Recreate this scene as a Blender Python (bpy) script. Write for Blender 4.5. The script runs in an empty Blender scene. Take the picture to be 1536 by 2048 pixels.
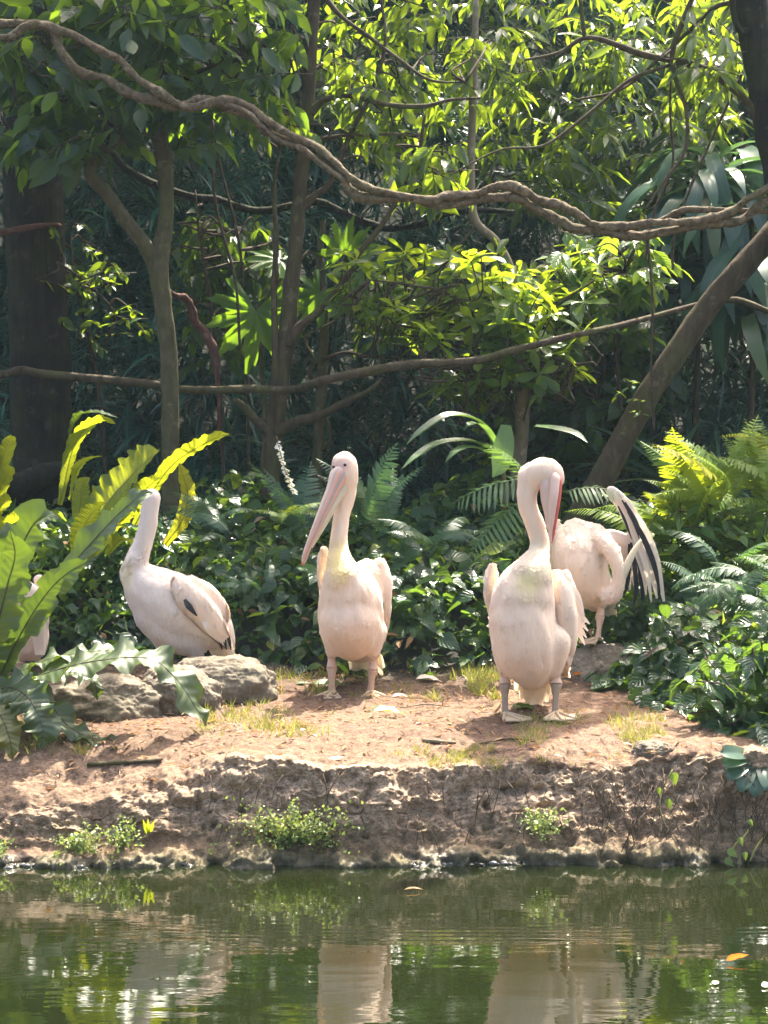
import bpy, math, random
import numpy as np
from mathutils import Vector, Matrix

rng = np.random.default_rng(11)
random.seed(11)
SC = bpy.context.scene
COL = SC.collection

# ------------------------------------------------------------------ camera, sky, sun, exposure
FPX, HOR, CZ = 4100.0, 900.0, 1.68            # focal length in photo pixels, horizon row, eye height
TH = math.atan((1024 - HOR) / FPX)
cam_d = bpy.data.cameras.new('camera')
cam = bpy.data.objects.new('camera', cam_d)
COL.objects.link(cam)
cam_d.sensor_fit = 'VERTICAL'
cam_d.sensor_height = 36.0
cam_d.lens = 36.0 * FPX / 2048
cam_d.clip_start, cam_d.clip_end = 0.1, 400
cam.location = (0, 0, CZ)
cam.rotation_euler = (math.pi / 2 - TH, 0, 0)
SC.camera = cam

SUN_EL, SUN_AZ = math.radians(60), math.radians(24)      # azimuth measured from +Y towards +X: behind the birds, a little right
w = bpy.data.worlds.new('World')
SC.world = w
w.use_nodes = True
wn = w.node_tree
sky = wn.nodes.new('ShaderNodeTexSky')
sky.sky_type = 'NISHITA'
sky.sun_disc = False
sky.sun_elevation = SUN_EL
sky.sun_rotation = SUN_AZ
sky.dust_density = 9.0
sky.air_density = 1.0
sky.ozone_density = 0.6
bg = wn.nodes['Background']
bg.inputs['Strength'].default_value = 0.15
wn.links.new(sky.outputs['Color'], bg.inputs['Color'])
ld = bpy.data.lights.new('sun', 'SUN')
sun = bpy.data.objects.new('sun', ld)
COL.objects.link(sun)
ld.energy = 5.0
ld.angle = math.radians(0.5)
ld.color = (1.0, 0.92, 0.76)
sdir = Vector((math.sin(SUN_AZ) * math.cos(SUN_EL), math.cos(SUN_AZ) * math.cos(SUN_EL), math.sin(SUN_EL)))
sun.rotation_euler = sdir.to_track_quat('Z', 'Y').to_euler()
sun.location = (4, 10, 12)
SC.view_settings.view_transform = 'Standard'
SC.view_settings.look = 'None'
SC.view_settings.gamma = 1.0
SC.view_settings.use_curve_mapping = False
SC.view_settings.exposure = 2.08
SC.render.engine = 'CYCLES'
SC.cycles.max_bounces = 8
SC.cycles.diffuse_bounces = 4
SC.cycles.transmission_bounces = 5
SC.cycles.use_denoising = True

# ------------------------------------------------------------------ helpers
_R = np.array([1, 0, 0.0]); _U = np.array([0, math.sin(TH), math.cos(TH)]); _F = np.array([0, math.cos(TH), -math.sin(TH)])


def P(px, py, D, *_):
    """world point that the photo shows at pixel (px, py), D metres away"""
    d = _R * (px - 768) - _U * (py - 1024) + _F * FPX
    return d * (D / d[1]) + np.array([0, 0, CZ])


def proj(p):
    p = np.atleast_2d(p) - np.array([0, 0, CZ])
    z = p @ _F
    return 768 + FPX * (p @ _R) / z, 1024 - FPX * (p @ _U) / z


def hash3(ix, iy, iz, seed):
    n = (ix * 374761393 + iy * 668265263 + iz * 2147483647 + seed * 974711) & 0xFFFFFFFF
    n = ((n ^ (n >> 13)) * 1274126177) & 0xFFFFFFFF
    return ((n ^ (n >> 16)) & 0xFFFF) / 65535.0


def vnoise(p, seed=0):
    i = np.floor(p).astype(np.int64)
    f = p - i
    f = f * f * (3 - 2 * f)
    x, y, z = i[:, 0], i[:, 1], i[:, 2]
    r = 0
    for dx in (0, 1):
        for dy in (0, 1):
            for dz in (0, 1):
                wgt = (f[:, 0] if dx else 1 - f[:, 0]) * (f[:, 1] if dy else 1 - f[:, 1]) * (f[:, 2] if dz else 1 - f[:, 2])
                r = r + wgt * hash3(x + dx, y + dy, z + dz, seed)
    return r * 2 - 1


def fbm(p, scale, oct=4, seed=0, ridge=False, gain=0.5):
    s = np.zeros(len(p)); a = 1.0; q = p * scale
    for o in range(oct):
        n = vnoise(q, seed + o * 17)
        s += a * ((1 - 2 * np.abs(n)) if ridge else n)
        a *= gain; q = q * 2.07 + 3.1
    return s


def mesh(name, V, faces, mats=(), uv=None, attrs=None, smooth=True, mat_idx=None):
    """faces: list of (M,k) int arrays; uv: per-vertex (N,2); attrs: {name: per-vertex float or (N,4) colour}"""
    me = bpy.data.meshes.new(name)
    V = np.asarray(V, np.float32)
    faces = [np.asarray(f, np.int32) for f in faces if len(f)]
    loops = np.concatenate([f.ravel() for f in faces])
    tot = np.concatenate([np.full(len(f), f.shape[1], np.int32) for f in faces])
    start = np.concatenate([[0], np.cumsum(tot)[:-1]]).astype(np.int32)
    me.vertices.add(len(V)); me.vertices.foreach_set('co', V.ravel())
    me.loops.add(len(loops)); me.loops.foreach_set('vertex_index', loops)
    me.polygons.add(len(tot)); me.polygons.foreach_set('loop_start', start)
    if smooth:
        me.polygons.foreach_set('use_smooth', np.ones(len(tot), bool))
    if mat_idx is not None:
        me.polygons.foreach_set('material_index', np.asarray(mat_idx, np.int32))
    for m in (mats if isinstance(mats, (list, tuple)) else [mats]):
        me.materials.append(m)
    if uv is not None:
        l = me.uv_layers.new(name='UVMap')
        l.data.foreach_set('uv', np.asarray(uv, np.float32)[loops].ravel())
    for k, a in (attrs or {}).items():
        a = np.asarray(a, np.float32)
        if a.ndim == 1:
            me.attributes.new(k, 'FLOAT', 'POINT').data.foreach_set('value', a)
        else:
            me.attributes.new(k, 'FLOAT_COLOR', 'POINT').data.foreach_set('color', a.ravel())
    me.update(calc_edges=True)
    return me


def link(name, me, parent=None, mw=None):
    o = bpy.data.objects.new(name, me)
    COL.objects.link(o)
    if parent is not None:
        o.parent = parent
        base = parent_world(parent)
        m = Matrix.Translation(-base) @ (mw if mw is not None else Matrix.Identity(4))
        o.matrix_basis = m
    elif mw is not None:
        o.matrix_basis = mw
    return o


def parent_world(p):
    v = Vector((0, 0, 0))
    while p is not None:
        v += p.location
        p = p.parent
    return v


def tag(o, label=None, cat=None, group=None, kind=None):
    if label: o['label'] = label
    if cat: o['category'] = cat
    if group: o['group'] = group
    if kind: o['kind'] = kind
    return o


def thing(name, label, cat, loc, group=None):
    o = bpy.data.objects.new(name, None)
    o.empty_display_size = 0.05
    COL.objects.link(o)
    o.location = Vector(loc)
    return tag(o, label, cat, group)


def spline(pts, per=8):
    pts = np.asarray(pts, float)
    if len(pts) < 3:
        t = np.linspace(0, 1, per + 1)[:, None]
        return pts[0] * (1 - t) + pts[1] * t
    q = np.vstack([2 * pts[0] - pts[1], pts, 2 * pts[-1] - pts[-2]])
    out = []
    for i in range(1, len(q) - 2):
        a, b, c, d = q[i - 1], q[i], q[i + 1], q[i + 2]
        for k in range(per):
            t = k / per
            out.append(0.5 * (2 * b + (c - a) * t + (2 * a - 5 * b + 4 * c - d) * t * t + (3 * b - a - 3 * c + d) * t ** 3))
    out.append(pts[-1])
    return np.array(out)


def unit(v):
    v = np.asarray(v, float)
    return v / np.maximum(np.linalg.norm(v, axis=-1, keepdims=True), 1e-9)


def tube(pts, rads, sides=10, per=6, wob=0.0, seed=0, lump=14.0):
    """pts (n,3), rads (n) -> V, quads, uv"""
    s = spline(np.column_stack([pts, rads]), per)
    C, r = s[:, :3], np.maximum(s[:, 3], 1e-4)
    T = unit(np.gradient(C, axis=0))
    n = np.cross(T[0], [0.3, 1, 0.2]); n = n / np.linalg.norm(n)
    V, UV = [], []
    L = np.concatenate([[0], np.cumsum(np.linalg.norm(np.diff(C, axis=0), axis=1))])
    for i in range(len(C)):
        n = n - T[i] * np.dot(n, T[i]); n /= np.linalg.norm(n)
        b = np.cross(T[i], n)
        a = np.linspace(0, 2 * math.pi, sides, endpoint=False)
        ring = C[i] + r[i] * (np.cos(a)[:, None] * n + np.sin(a)[:, None] * b)
        V.append(ring); UV.append(np.column_stack([np.abs(a / math.pi - 1), np.full(sides, L[i])]))
    V = np.concatenate(V); UV = np.concatenate(UV)
    if wob:
        cc = np.repeat(C, sides, axis=0)
        d = V - cc
        V = cc + d * (1 + wob * fbm(V, lump, 3, seed))[:, None]
    k = len(C)
    i = np.arange(k - 1)[:, None] * sides; j = np.arange(sides)[None, :]
    q = np.stack([i + j, i + (j + 1) % sides, i + sides + (j + 1) % sides, i + sides + j], -1).reshape(-1, 4)
    V = np.vstack([V, C[0], C[-1]]); UV = np.vstack([UV, [[0, 0], [0, L[-1]]]])
    jj = np.arange(sides)
    t = np.vstack([np.column_stack([np.full(sides, len(V) - 2), (jj + 1) % sides, jj]),
                   np.column_stack([np.full(sides, len(V) - 1), (k - 1) * sides + jj, (k - 1) * sides + (jj + 1) % sides])])
    return V, q, t, UV


def join(parts):
    V, Q, T, UV, off = [], [], [], [], 0
    for v, q, t, u in parts:
        V.append(v); Q.append(q + off); T.append(t + off); UV.append(u); off += len(v)
    return np.concatenate(V), np.concatenate(Q), np.concatenate(T), np.concatenate(UV)


def tube_obj(name, pts, rads, mat, parent, **k):
    v, q, t, u = tube(pts, rads, **k)
    return link(name, mesh(name, v, [q, t], mat, u), parent)


OFF = 0.0                                       # extra distance of the wood behind the clearing


def pix(lst, m=None):
    """[(px,py,D,width_px)] -> world points and radii"""
    pts = np.array([P(a[0], a[1], a[2] + OFF) for a in lst])
    return pts, np.array([a[3] * (a[2] + OFF) / FPX / 2 for a in lst])


# ------------------------------------------------------------------ materials
class NT:
    def __init__(s, name):
        s.m = bpy.data.materials.new(name)
        s.m.use_nodes = True
        s.t = s.m.node_tree
        s.t.nodes.clear()
        s.out = s.t.nodes.new('ShaderNodeOutputMaterial')

    def n(s, typ, ins=None, **props):
        nd = s.t.nodes.new('ShaderNode' + typ)
        for k, v in props.items():
            setattr(nd, k, v)
        for k, v in (ins or {}).items():
            sk = nd.inputs[k]
            if isinstance(v, bpy.types.NodeSocket):
                s.t.links.new(v, sk)
            else:
                if sk.type == 'RGBA' and len(v) == 3:
                    v = (*v, 1)
                sk.default_value = v
        return nd

    def math(s, op, a, b=0.0, c=None):
        d = {0: a, 1: b}
        if c is not None: d[2] = c
        return s.n('Math', d, operation=op).outputs[0]

    def ramp(s, fac, stops):
        nd = s.n('ValToRGB', {'Fac': fac})
        e = nd.color_ramp.elements
        while len(e) > 1: e.remove(e[-1])
        e[0].position, e[0].color = stops[0][0], (*stops[0][1], 1)
        for p, c in stops[1:]:
            x = e.new(p); x.color = (*c, 1)
        return nd.outputs['Color']

    def mix(s, fac, a, b, typ='MIX'):
        nd = s.n('Mix', data_type='RGBA', blend_type=typ)
        for sk, v in ((nd.inputs[0], fac), (nd.inputs[6], a), (nd.inputs[7], b)):
            if isinstance(v, bpy.types.NodeSocket): s.t.links.new(v, sk)
            else: sk.default_value = v if not isinstance(v, tuple) or len(v) == 4 else (*v, 1)
        return nd.outputs[2]

    def noise(s, scale, detail=4, rough=0.55, vec=None, dist=0.0):
        i = {'Scale': scale, 'Detail': detail, 'Roughness': rough, 'Distortion': dist}
        if vec is not None: i['Vector'] = vec
        return s.n('TexNoise', i).outputs['Fac']

    def obj(s, sx=1, sy=1, sz=1):
        c = s.n('TexCoord').outputs['Object']
        return s.n('Mapping', {'Vector': c, 'Scale': (sx, sy, sz)}).outputs[0]

    def geo(s, sx=1, sy=1, sz=1):
        c = s.n('NewGeometry').outputs['Position']
        return s.n('Mapping', {'Vector': c, 'Scale': (sx, sy, sz)}).outputs[0]

    def done(s, shader):
        s.t.links.new(shader, s.out.inputs['Surface'])
        return s.m


def leaf_mat(name, cols, trans, fac=0.4, rough=0.35, veins=9, slant=2.0, mid=1.5, bump=0.25, spec=0.5, spots=0.0):
    """cols: three base colours from dark to light; trans: light that passes through the blade"""
    k = NT(name)
    r = k.math('FRACT', k.math('ADD', k.n('Attribute', attribute_name='rnd').outputs['Fac'], k.n('ObjectInfo').outputs['Random']))
    base = k.ramp(r, [(0, cols[0]), (0.5, cols[1]), (0.93, cols[2]), (0.965, tuple(min(1, c * f) for c, f in zip(cols[2], (2.6, 1.5, .9))))])
    uv = k.n('SeparateXYZ', {0: k.n('TexCoord').outputs['UV']})
    a = k.math('ABSOLUTE', k.math('SUBTRACT', uv.outputs[0], 0.5))
    vein = k.math('SINE', k.math('MULTIPLY', k.math('SUBTRACT', k.math('MULTIPLY', uv.outputs[1], veins), k.math('MULTIPLY', a, slant * 2)), 6.283))
    midm = k.math('LESS_THAN', a, 0.035)
    nz = k.noise(14, 3, vec=k.obj())
    base = k.mix(k.math('MULTIPLY', nz, 0.5), base, tuple(c * 0.72 for c in cols[1]))
    if spots:
        base = k.mix(k.math('MULTIPLY', k.math('GREATER_THAN', k.noise(5, 5, 0.7, vec=k.obj()), 0.66), spots), base, (0.16, 0.09, 0.03))
    base = k.mix(k.math('MULTIPLY', midm, 0.45), base, tuple(min(1, c * mid + 0.02) for c in cols[2]))
    h = k.math('ADD', k.math('MULTIPLY', vein, 0.5), k.math('MULTIPLY', midm, -1.2))
    bm = k.n('Bump', {'Strength': bump, 'Distance': 0.004, 'Height': h}).outputs[0]
    p = k.n('BsdfPrincipled', {'Base Color': base, 'Roughness': rough, 'Specular IOR Level': spec, 'Normal': bm})
    tc = k.mix(0.35, tuple(trans), base, 'MIX')
    tc = k.mix(k.math('MULTIPLY', midm, 0.5), tc, tuple(c * 0.4 for c in trans))
    tc = k.mix(k.math('MULTIPLY', k.math('ADD', k.math('MULTIPLY', vein, 0.5), 0.5), 0.25), tc, tuple(c * 0.6 for c in trans))
    t = k.n('BsdfTranslucent', {'Color': tc, 'Normal': bm})
    return k.done(k.n('MixShader', {0: fac, 1: p.outputs[0], 2: t.outputs[0]}).outputs[0])


def bark_mat(name, c1, c2, c3, sz=0.25, scale=30, bump=0.6, moss=0.0):
    k = NT(name)
    v = k.obj(1, 1, sz)
    a = k.noise(scale, 6, 0.65, v, 0.4)
    b = k.noise(5, 4, 0.6, k.obj())
    c = k.ramp(a, [(0.3, c1), (0.52, c2), (0.75, c3)])
    c = k.mix(k.math('MULTIPLY', k.math('GREATER_THAN', k.noise(11, 4, 0.6, k.obj()), 0.62), 0.35), c, tuple(min(1, x * 1.5 + 0.03) for x in c3))
    if moss:
        c = k.mix(k.math('MULTIPLY', k.n('MapRange', {0: b, 1: 0.45, 2: 0.65}).outputs[0], moss), c, (0.07, 0.085, 0.02))
    bm = k.n('Bump', {'Strength': bump, 'Distance': 0.02, 'Height': a}).outputs[0]
    return k.done(k.n('BsdfPrincipled', {'Base Color': c, 'Roughness': 0.85, 'Specular IOR Level': 0.2, 'Normal': bm}).outputs[0])


def plain_mat(name, c1, c2, rough=0.7, scale=40, bump=0.2, trans=0.0, tcol=None, spec=0.5):
    k = NT(name)
    a = k.noise(scale, 4, 0.6, k.obj())
    r = k.math('FRACT', k.math('ADD', k.n('Attribute', attribute_name='rnd').outputs['Fac'], k.n('ObjectInfo').outputs['Random']))
    c = k.mix(k.math('ADD', k.math('MULTIPLY', r, 0.6), k.math('MULTIPLY', a, 0.4)), tuple(c1), tuple(c2))
    bm = k.n('Bump', {'Strength': bump, 'Distance': 0.004, 'Height': a}).outputs[0]
    p = k.n('BsdfPrincipled', {'Base Color': c, 'Roughness': rough, 'Specular IOR Level': spec, 'Normal': bm}).outputs[0]
    if trans:
        t = k.n('BsdfTranslucent', {'Color': tuple(tcol or c2)}).outputs[0]
        p = k.n('MixShader', {0: trans, 1: p, 2: t}).outputs[0]
    return k.done(p)


M = {}
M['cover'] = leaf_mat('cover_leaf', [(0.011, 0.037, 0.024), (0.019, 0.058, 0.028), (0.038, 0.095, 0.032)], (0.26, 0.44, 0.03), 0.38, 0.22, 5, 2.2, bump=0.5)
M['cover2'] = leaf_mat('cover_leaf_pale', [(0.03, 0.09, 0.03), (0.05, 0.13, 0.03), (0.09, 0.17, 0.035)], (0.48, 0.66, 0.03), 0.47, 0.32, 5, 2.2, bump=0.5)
M['broad'] = leaf_mat('broad_leaf', [(0.007, 0.028, 0.020), (0.012, 0.042, 0.026), (0.026, 0.066, 0.03)], (0.42, 0.66, 0.02), 0.45, 0.36, 7, 2.5)
M['mid'] = leaf_mat('mid_leaf', [(0.014, 0.045, 0.020), (0.028, 0.075, 0.024), (0.06, 0.12, 0.03)], (0.48, 0.66, 0.02), 0.45, 0.27, 8, 2.5)
M['lance'] = leaf_mat('lance_leaf', [(0.018, 0.05, 0.026), (0.034, 0.08, 0.028), (0.075, 0.13, 0.03)], (0.50, 0.68, 0.025), 0.45, 0.20, 9, 2.5, spec=0.65)
M['obov'] = leaf_mat('obovate_leaf', [(0.03, 0.075, 0.018), (0.05, 0.11, 0.02), (0.09, 0.15, 0.025)], (0.56, 0.74, 0.02), 0.5, 0.30, 8, 2.5)
M['needle'] = leaf_mat('narrow_leaf', [(0.012, 0.062, 0.048), (0.022, 0.10, 0.076), (0.05, 0.17, 0.115)], (0.14, 0.28, 0.08), 0.25, 0.34, 1, 0.0, bump=0.05)
M['strap'] = leaf_mat('strap_leaf', [(0.015, 0.05, 0.038), (0.026, 0.075, 0.052), (0.045, 0.105, 0.065)], (0.18, 0.34, 0.07), 0.3, 0.33, 1, 0.0, bump=0.1, spots=0.5)
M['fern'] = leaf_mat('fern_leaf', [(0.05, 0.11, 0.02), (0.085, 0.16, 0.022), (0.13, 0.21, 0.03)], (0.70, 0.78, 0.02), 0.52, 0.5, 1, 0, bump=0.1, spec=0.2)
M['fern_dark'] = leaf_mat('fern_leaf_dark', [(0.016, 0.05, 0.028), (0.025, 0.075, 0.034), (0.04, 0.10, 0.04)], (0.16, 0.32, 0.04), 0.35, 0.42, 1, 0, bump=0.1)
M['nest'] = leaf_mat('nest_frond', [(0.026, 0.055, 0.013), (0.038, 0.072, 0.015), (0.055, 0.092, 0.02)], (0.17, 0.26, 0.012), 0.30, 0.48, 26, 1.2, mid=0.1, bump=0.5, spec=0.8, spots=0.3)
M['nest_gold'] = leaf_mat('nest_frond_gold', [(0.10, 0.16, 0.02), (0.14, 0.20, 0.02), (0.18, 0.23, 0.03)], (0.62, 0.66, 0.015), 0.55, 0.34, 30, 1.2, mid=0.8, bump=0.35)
M['papaya'] = leaf_mat('lobed_leaf', [(0.05, 0.12, 0.015), (0.06, 0.14, 0.015), (0.07, 0.15, 0.02)], (0.36, 0.62, 0.015), 0.5, 0.4, 1, 0, mid=1.2, bump=0.05)
M['palm'] = leaf_mat('palm_blade', [(0.04, 0.09, 0.035), (0.06, 0.12, 0.045), (0.09, 0.16, 0.06)], (0.22, 0.38, 0.04), 0.35, 0.32, 1, 0, mid=1.3, bump=0.1)
M['grass'] = leaf_mat('grass_blade', [(0.10, 0.14, 0.02), (0.20, 0.22, 0.04), (0.34, 0.26, 0.10)], (0.42, 0.44, 0.06), 0.45, 0.5, 1, 0, bump=0.0)
M['maiden'] = leaf_mat('maidenhair_leaf', [(0.08, 0.14, 0.03), (0.13, 0.20, 0.05), (0.2, 0.26, 0.09)], (0.4, 0.5, 0.08), 0.4, 0.5, 1, 0, bump=0.0)
M['dead'] = plain_mat('dead_leaf', (0.16, 0.075, 0.035), (0.42, 0.29, 0.17), 0.8, 30, 0.4, 0.25, (0.4, 0.2, 0.06), spec=0.15)
M['dead_dark'] = plain_mat('dead_leaf_dark', (0.05, 0.025, 0.014), (0.13, 0.07, 0.04), 0.7, 30, 0.4)
M['dead_pale'] = plain_mat('dead_leaf_pale', (0.42, 0.33, 0.24), (0.62, 0.52, 0.42), 0.5, 30, 0.3, 0.15, (0.5, 0.4, 0.25))
M['dead_orange'] = plain_mat('dead_leaf_orange', (0.24, 0.065, 0.008), (0.34, 0.11, 0.015), 0.9, 30, 0.3, 0.12, (0.4, 0.12, 0.01), spec=0.03)
M['green_fallen'] = leaf_mat('fallen_green_leaf', [(0.05, 0.12, 0.02), (0.07, 0.16, 0.025), (0.10, 0.18, 0.03)], (0.3, 0.5, 0.02), 0.4, 0.35, 8, 2.5)
M['bark_dark'] = bark_mat('bark_dark', (0.006, 0.005, 0.004), (0.013, 0.0105, 0.008), (0.028, 0.022, 0.016), 0.12, 26, 1.0, 0.2)
M['bark_olive'] = bark_mat('bark_olive', (0.045, 0.039, 0.021), (0.078, 0.066, 0.036), (0.125, 0.11, 0.065), 0.5, 22, 0.35, 0.5)
M['bark_brown'] = bark_mat('bark_brown', (0.034, 0.024, 0.015), (0.064, 0.046, 0.029), (0.11, 0.083, 0.054), 0.3, 25, 0.6, 0.45)
M['bark_pale'] = bark_mat('bark_pale', (0.13, 0.105, 0.07), (0.19, 0.155, 0.105), (0.27, 0.225, 0.155), 0.5, 20, 0.3, 0.3)
M['vine'] = bark_mat('liana_bark', (0.05, 0.034, 0.021), (0.13, 0.095, 0.06), (0.25, 0.195, 0.13), 1, 34, 0.9, 0.25)
M['twig'] = bark_mat('twig_bark', (0.03, 0.021, 0.014), (0.055, 0.038, 0.026), (0.09, 0.066, 0.046), 1, 40, 0.3)
M['red_stem'] = bark_mat('red_stem', (0.055, 0.028, 0.022), (0.09, 0.042, 0.032), (0.14, 0.075, 0.055), 1, 40, 0.4)
M['flower'] = plain_mat('white_flower', (0.75, 0.74, 0.62), (0.85, 0.84, 0.74), 0.6, 20, 0.1, 0.3, (0.8, 0.8, 0.6))

# ------------------------------------------------------------------ terrain
LIPX = np.array([-900, 0, 200, 400, 470, 560, 700, 850, 1000, 1200, 1350, 1536, 2400])
LIPZ = np.array([.20, .21, .25, .31, .40, .41, .36, .355, .38, .395, .42, .43, .43])


def lip_z(x):
    px = 768 + FPX * np.asarray(x) / 8.5
    xx = np.atleast_1d(np.asarray(x, float)).ravel()
    nz = fbm(np.column_stack([xx * 3.1, 0 * xx, 0 * xx]), 1, 3, 91).reshape(np.shape(x))
    return np.interp(px, LIPX, LIPZ) + .022 * nz


YT = np.array([9.15, 10.0, 10.4, 11, 12, 13, 14.5, 16.2, 19, 23, 30])
ZT = np.array([.455, .49, .54, .74, 1.0, 1.12, 1.25, 2.6, 6.0, 11, 18])


def zg(x, y):
    x = np.asarray(x, float); y = np.asarray(y, float)
    l = lip_z(x)
    t = np.clip((y - 8.55) / 0.60, 0, 1)
    front = l + (0.455 - l) * (t * (2 - t))
    return np.where(y < 9.15, front, np.interp(y, YT, ZT))


def build_ground():
    xs = np.concatenate([np.linspace(-14, -3.0, 24)[:-1], np.linspace(-3.0, 3.0, 960), np.linspace(3.0, 14, 24)[1:]])
    nx = len(xs)
    p3 = np.column_stack([xs, np.zeros(nx), np.zeros(nx)])
    yw = 8.25 + 0.07 * fbm(p3, 1.3, 3, 5)
    lz = lip_z(xs)
    # profile control points (y, z) per column
    prof = [(yw - 1.2, np.full(nx, -0.6)), (yw - 0.10, np.full(nx, -0.12)), (yw - 0.03, np.full(nx, -0.03)), (yw + 0.01, np.full(nx, 0.035)),
            (yw + 0.08, lz * 0.24), (yw + 0.145, lz * 0.46), (yw + 0.185, lz * 0.76), (yw + 0.235, lz * 0.95), (yw + 0.36, zg(xs, yw + 0.38))]
    yend = 10.8
    ycs = np.array([p[0] for p in prof]); zcs = np.array([p[1] for p in prof])
    rows_y, rows_z = [], []
    seg = [4, 8, 8, 14, 30, 30, 22, 18]
    for i, n in enumerate(seg):
        for k in range(n):
            t = k / n
            rows_y.append(ycs[i] * (1 - t) + ycs[i + 1] * t); rows_z.append(zcs[i] * (1 - t) + zcs[i + 1] * t)
    for t in np.linspace(0, 1, 150):
        y = ycs[-1] * (1 - t) + yend * t
        rows_y.append(y); rows_z.append(zg(xs, y))
    for y in np.concatenate([np.linspace(10.9, 13, 16), np.linspace(13.5, 30, 24)]):
        rows_y.append(np.full(nx, y)); rows_z.append(zg(xs, np.full(nx, y)))
    Y = np.array(rows_y); Z = np.array(rows_z)
    for _ in range(3):
        Z[1:125] = (Z[:124] + 2 * Z[1:125] + Z[2:126]) / 4
        Y[1:125] = (Y[:124] + 2 * Y[1:125] + Y[2:126]) / 4
    X = np.broadcast_to(xs, Y.shape)
    V = np.stack([X, Y, Z], -1)
    du = np.gradient(V, axis=1); dv = np.gradient(V, axis=0)
    N = unit(np.cross(du, dv))
    flat = V.reshape(-1, 3); nn = N.reshape(-1, 3)
    face = np.clip((1 - nn[:, 2]) * 2.2, 0, 1) * (flat[:, 1] < 9.0)
    face = face.reshape(Y.shape)
    for _ in range(10):
        face[1:-1] = (face[:-2] + face[1:-1] + face[2:]) / 3
    face = face.ravel()
    near = (np.abs(flat[:, 0]) < 3.6)
    big = fbm(flat, 2.6, 3, 2) * 0.075 + (np.abs(vnoise(flat * 5.5, 61)) - .3) * .09 + (np.abs(vnoise(flat * 13, 62)) - .3) * .05
    rid = fbm(flat * [1, 1, 1.5], 7, 6, 3, ridge=True, gain=.62) * 0.022
    fine = fbm(flat, 30, 5, 4, gain=.7) * 0.015
    pits = -np.clip(fbm(flat, 17, 2, 9) - 0.35, 0, 1) * 0.07
    top = fbm(flat, 2.0, 3, 6) * 0.012 + fbm(flat, 14, 4, 7) * 0.008 + fbm(flat, 60, 2, 8) * 0.003
    disp = face * (big + rid * .8 + fine + pits) + (1 - face) * top
    disp = np.where(near, disp, disp * 0.3)
    flat = flat + nn * disp[:, None]
    ny = len(Y)
    i = np.arange(ny - 1)[:, None] * nx; j = np.arange(nx - 1)[None]
    q = np.stack([i + j, i + j + 1, i + nx + j + 1, i + nx + j], -1).reshape(-1, 4)
    k = NT('earth')
    pos = k.geo()
    sz = k.n('SeparateXYZ', {0: k.n('NewGeometry').outputs['Position']})
    n1 = k.noise(3, 5, 0.6, pos); n2 = k.noise(24, 6, 0.7, pos); n3 = k.noise(130, 3, 0.7, k.geo(0.5, 1, 1))
    topc = k.ramp(n2, [(0.3, (0.035, 0.016, 0.009)), (0.5, (0.092, 0.046, 0.026)), (0.72, (0.17, 0.098, 0.06))])
    topc = k.mix(k.n('MapRange', {0: n1, 1: 0.5, 2: 0.75}).outputs[0], topc, (0.13, 0.082, 0.045))
    topc = k.mix(k.math('MULTIPLY', k.math('GREATER_THAN', n3, 0.58), 0.6), topc, (0.25, 0.165, 0.105))
    topc = k.mix(k.math('MULTIPLY', k.math('LESS_THAN', n3, 0.40), 0.6), topc, (0.08, 0.045, 0.03))
    facec = k.ramp(n2, [(0.28, (0.12, 0.078, 0.048)), (0.5, (0.31, 0.222, 0.145)), (0.74, (0.50, 0.38, 0.265))])
    facec = k.mix(k.math('MULTIPLY', k.n('MapRange', {0: n1, 1: 0.45, 2: 0.65}).outputs[0], 0.5), facec, (0.15, 0.10, 0.06))
    facec = k.mix(k.math('MULTIPLY', k.math('LESS_THAN', n3, .43), .7), facec, (.045, .034, .025))
    facec = k.mix(k.math('MULTIPLY', k.math('GREATER_THAN', n3, .60), .55), facec, (.50, .40, .29))
    zz = k.math('ADD', sz.outputs[2], k.math('MULTIPLY', k.math('SUBTRACT', k.noise(6, 4, 0.6, pos), 0.5), 0.3))
    facec = k.mix(k.math('MULTIPLY', k.n('MapRange', {0: zz, 1: 0.16, 2: 0.03}).outputs[0], 0.75), facec, (0.06, 0.065, 0.022))
    wet = k.n('MapRange', {0: zz, 1: 0.05, 2: -0.03}).outputs[0]
    facec = k.mix(k.math('MULTIPLY', wet, 0.8), facec, (0.02, 0.018, 0.012))
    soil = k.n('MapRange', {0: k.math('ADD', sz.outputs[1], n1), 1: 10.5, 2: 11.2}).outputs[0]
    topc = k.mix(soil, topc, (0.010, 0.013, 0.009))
    col = k.mix(k.n('Attribute', attribute_name='face').outputs['Fac'], topc, facec)
    ro = k.n('MapRange', {0: wet, 3: 0.9, 4: 0.15}).outputs[0]
    bm = k.n('Bump', {'Strength': 0.6, 'Distance': 0.012, 'Height': k.math('ADD', n2, k.math('MULTIPLY', n3, 0.5))}).outputs[0]
    m = k.done(k.n('BsdfPrincipled', {'Base Color': col, 'Roughness': ro, 'Specular IOR Level': 0.4, 'Normal': bm}).outputs[0])
    o = link('ground', mesh('ground', flat, [q], m, attrs={'face': face}))
    tag(o, 'reddish bare earth bank with a rough eroded edge above the pond', kind='structure')


build_ground()


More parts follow.
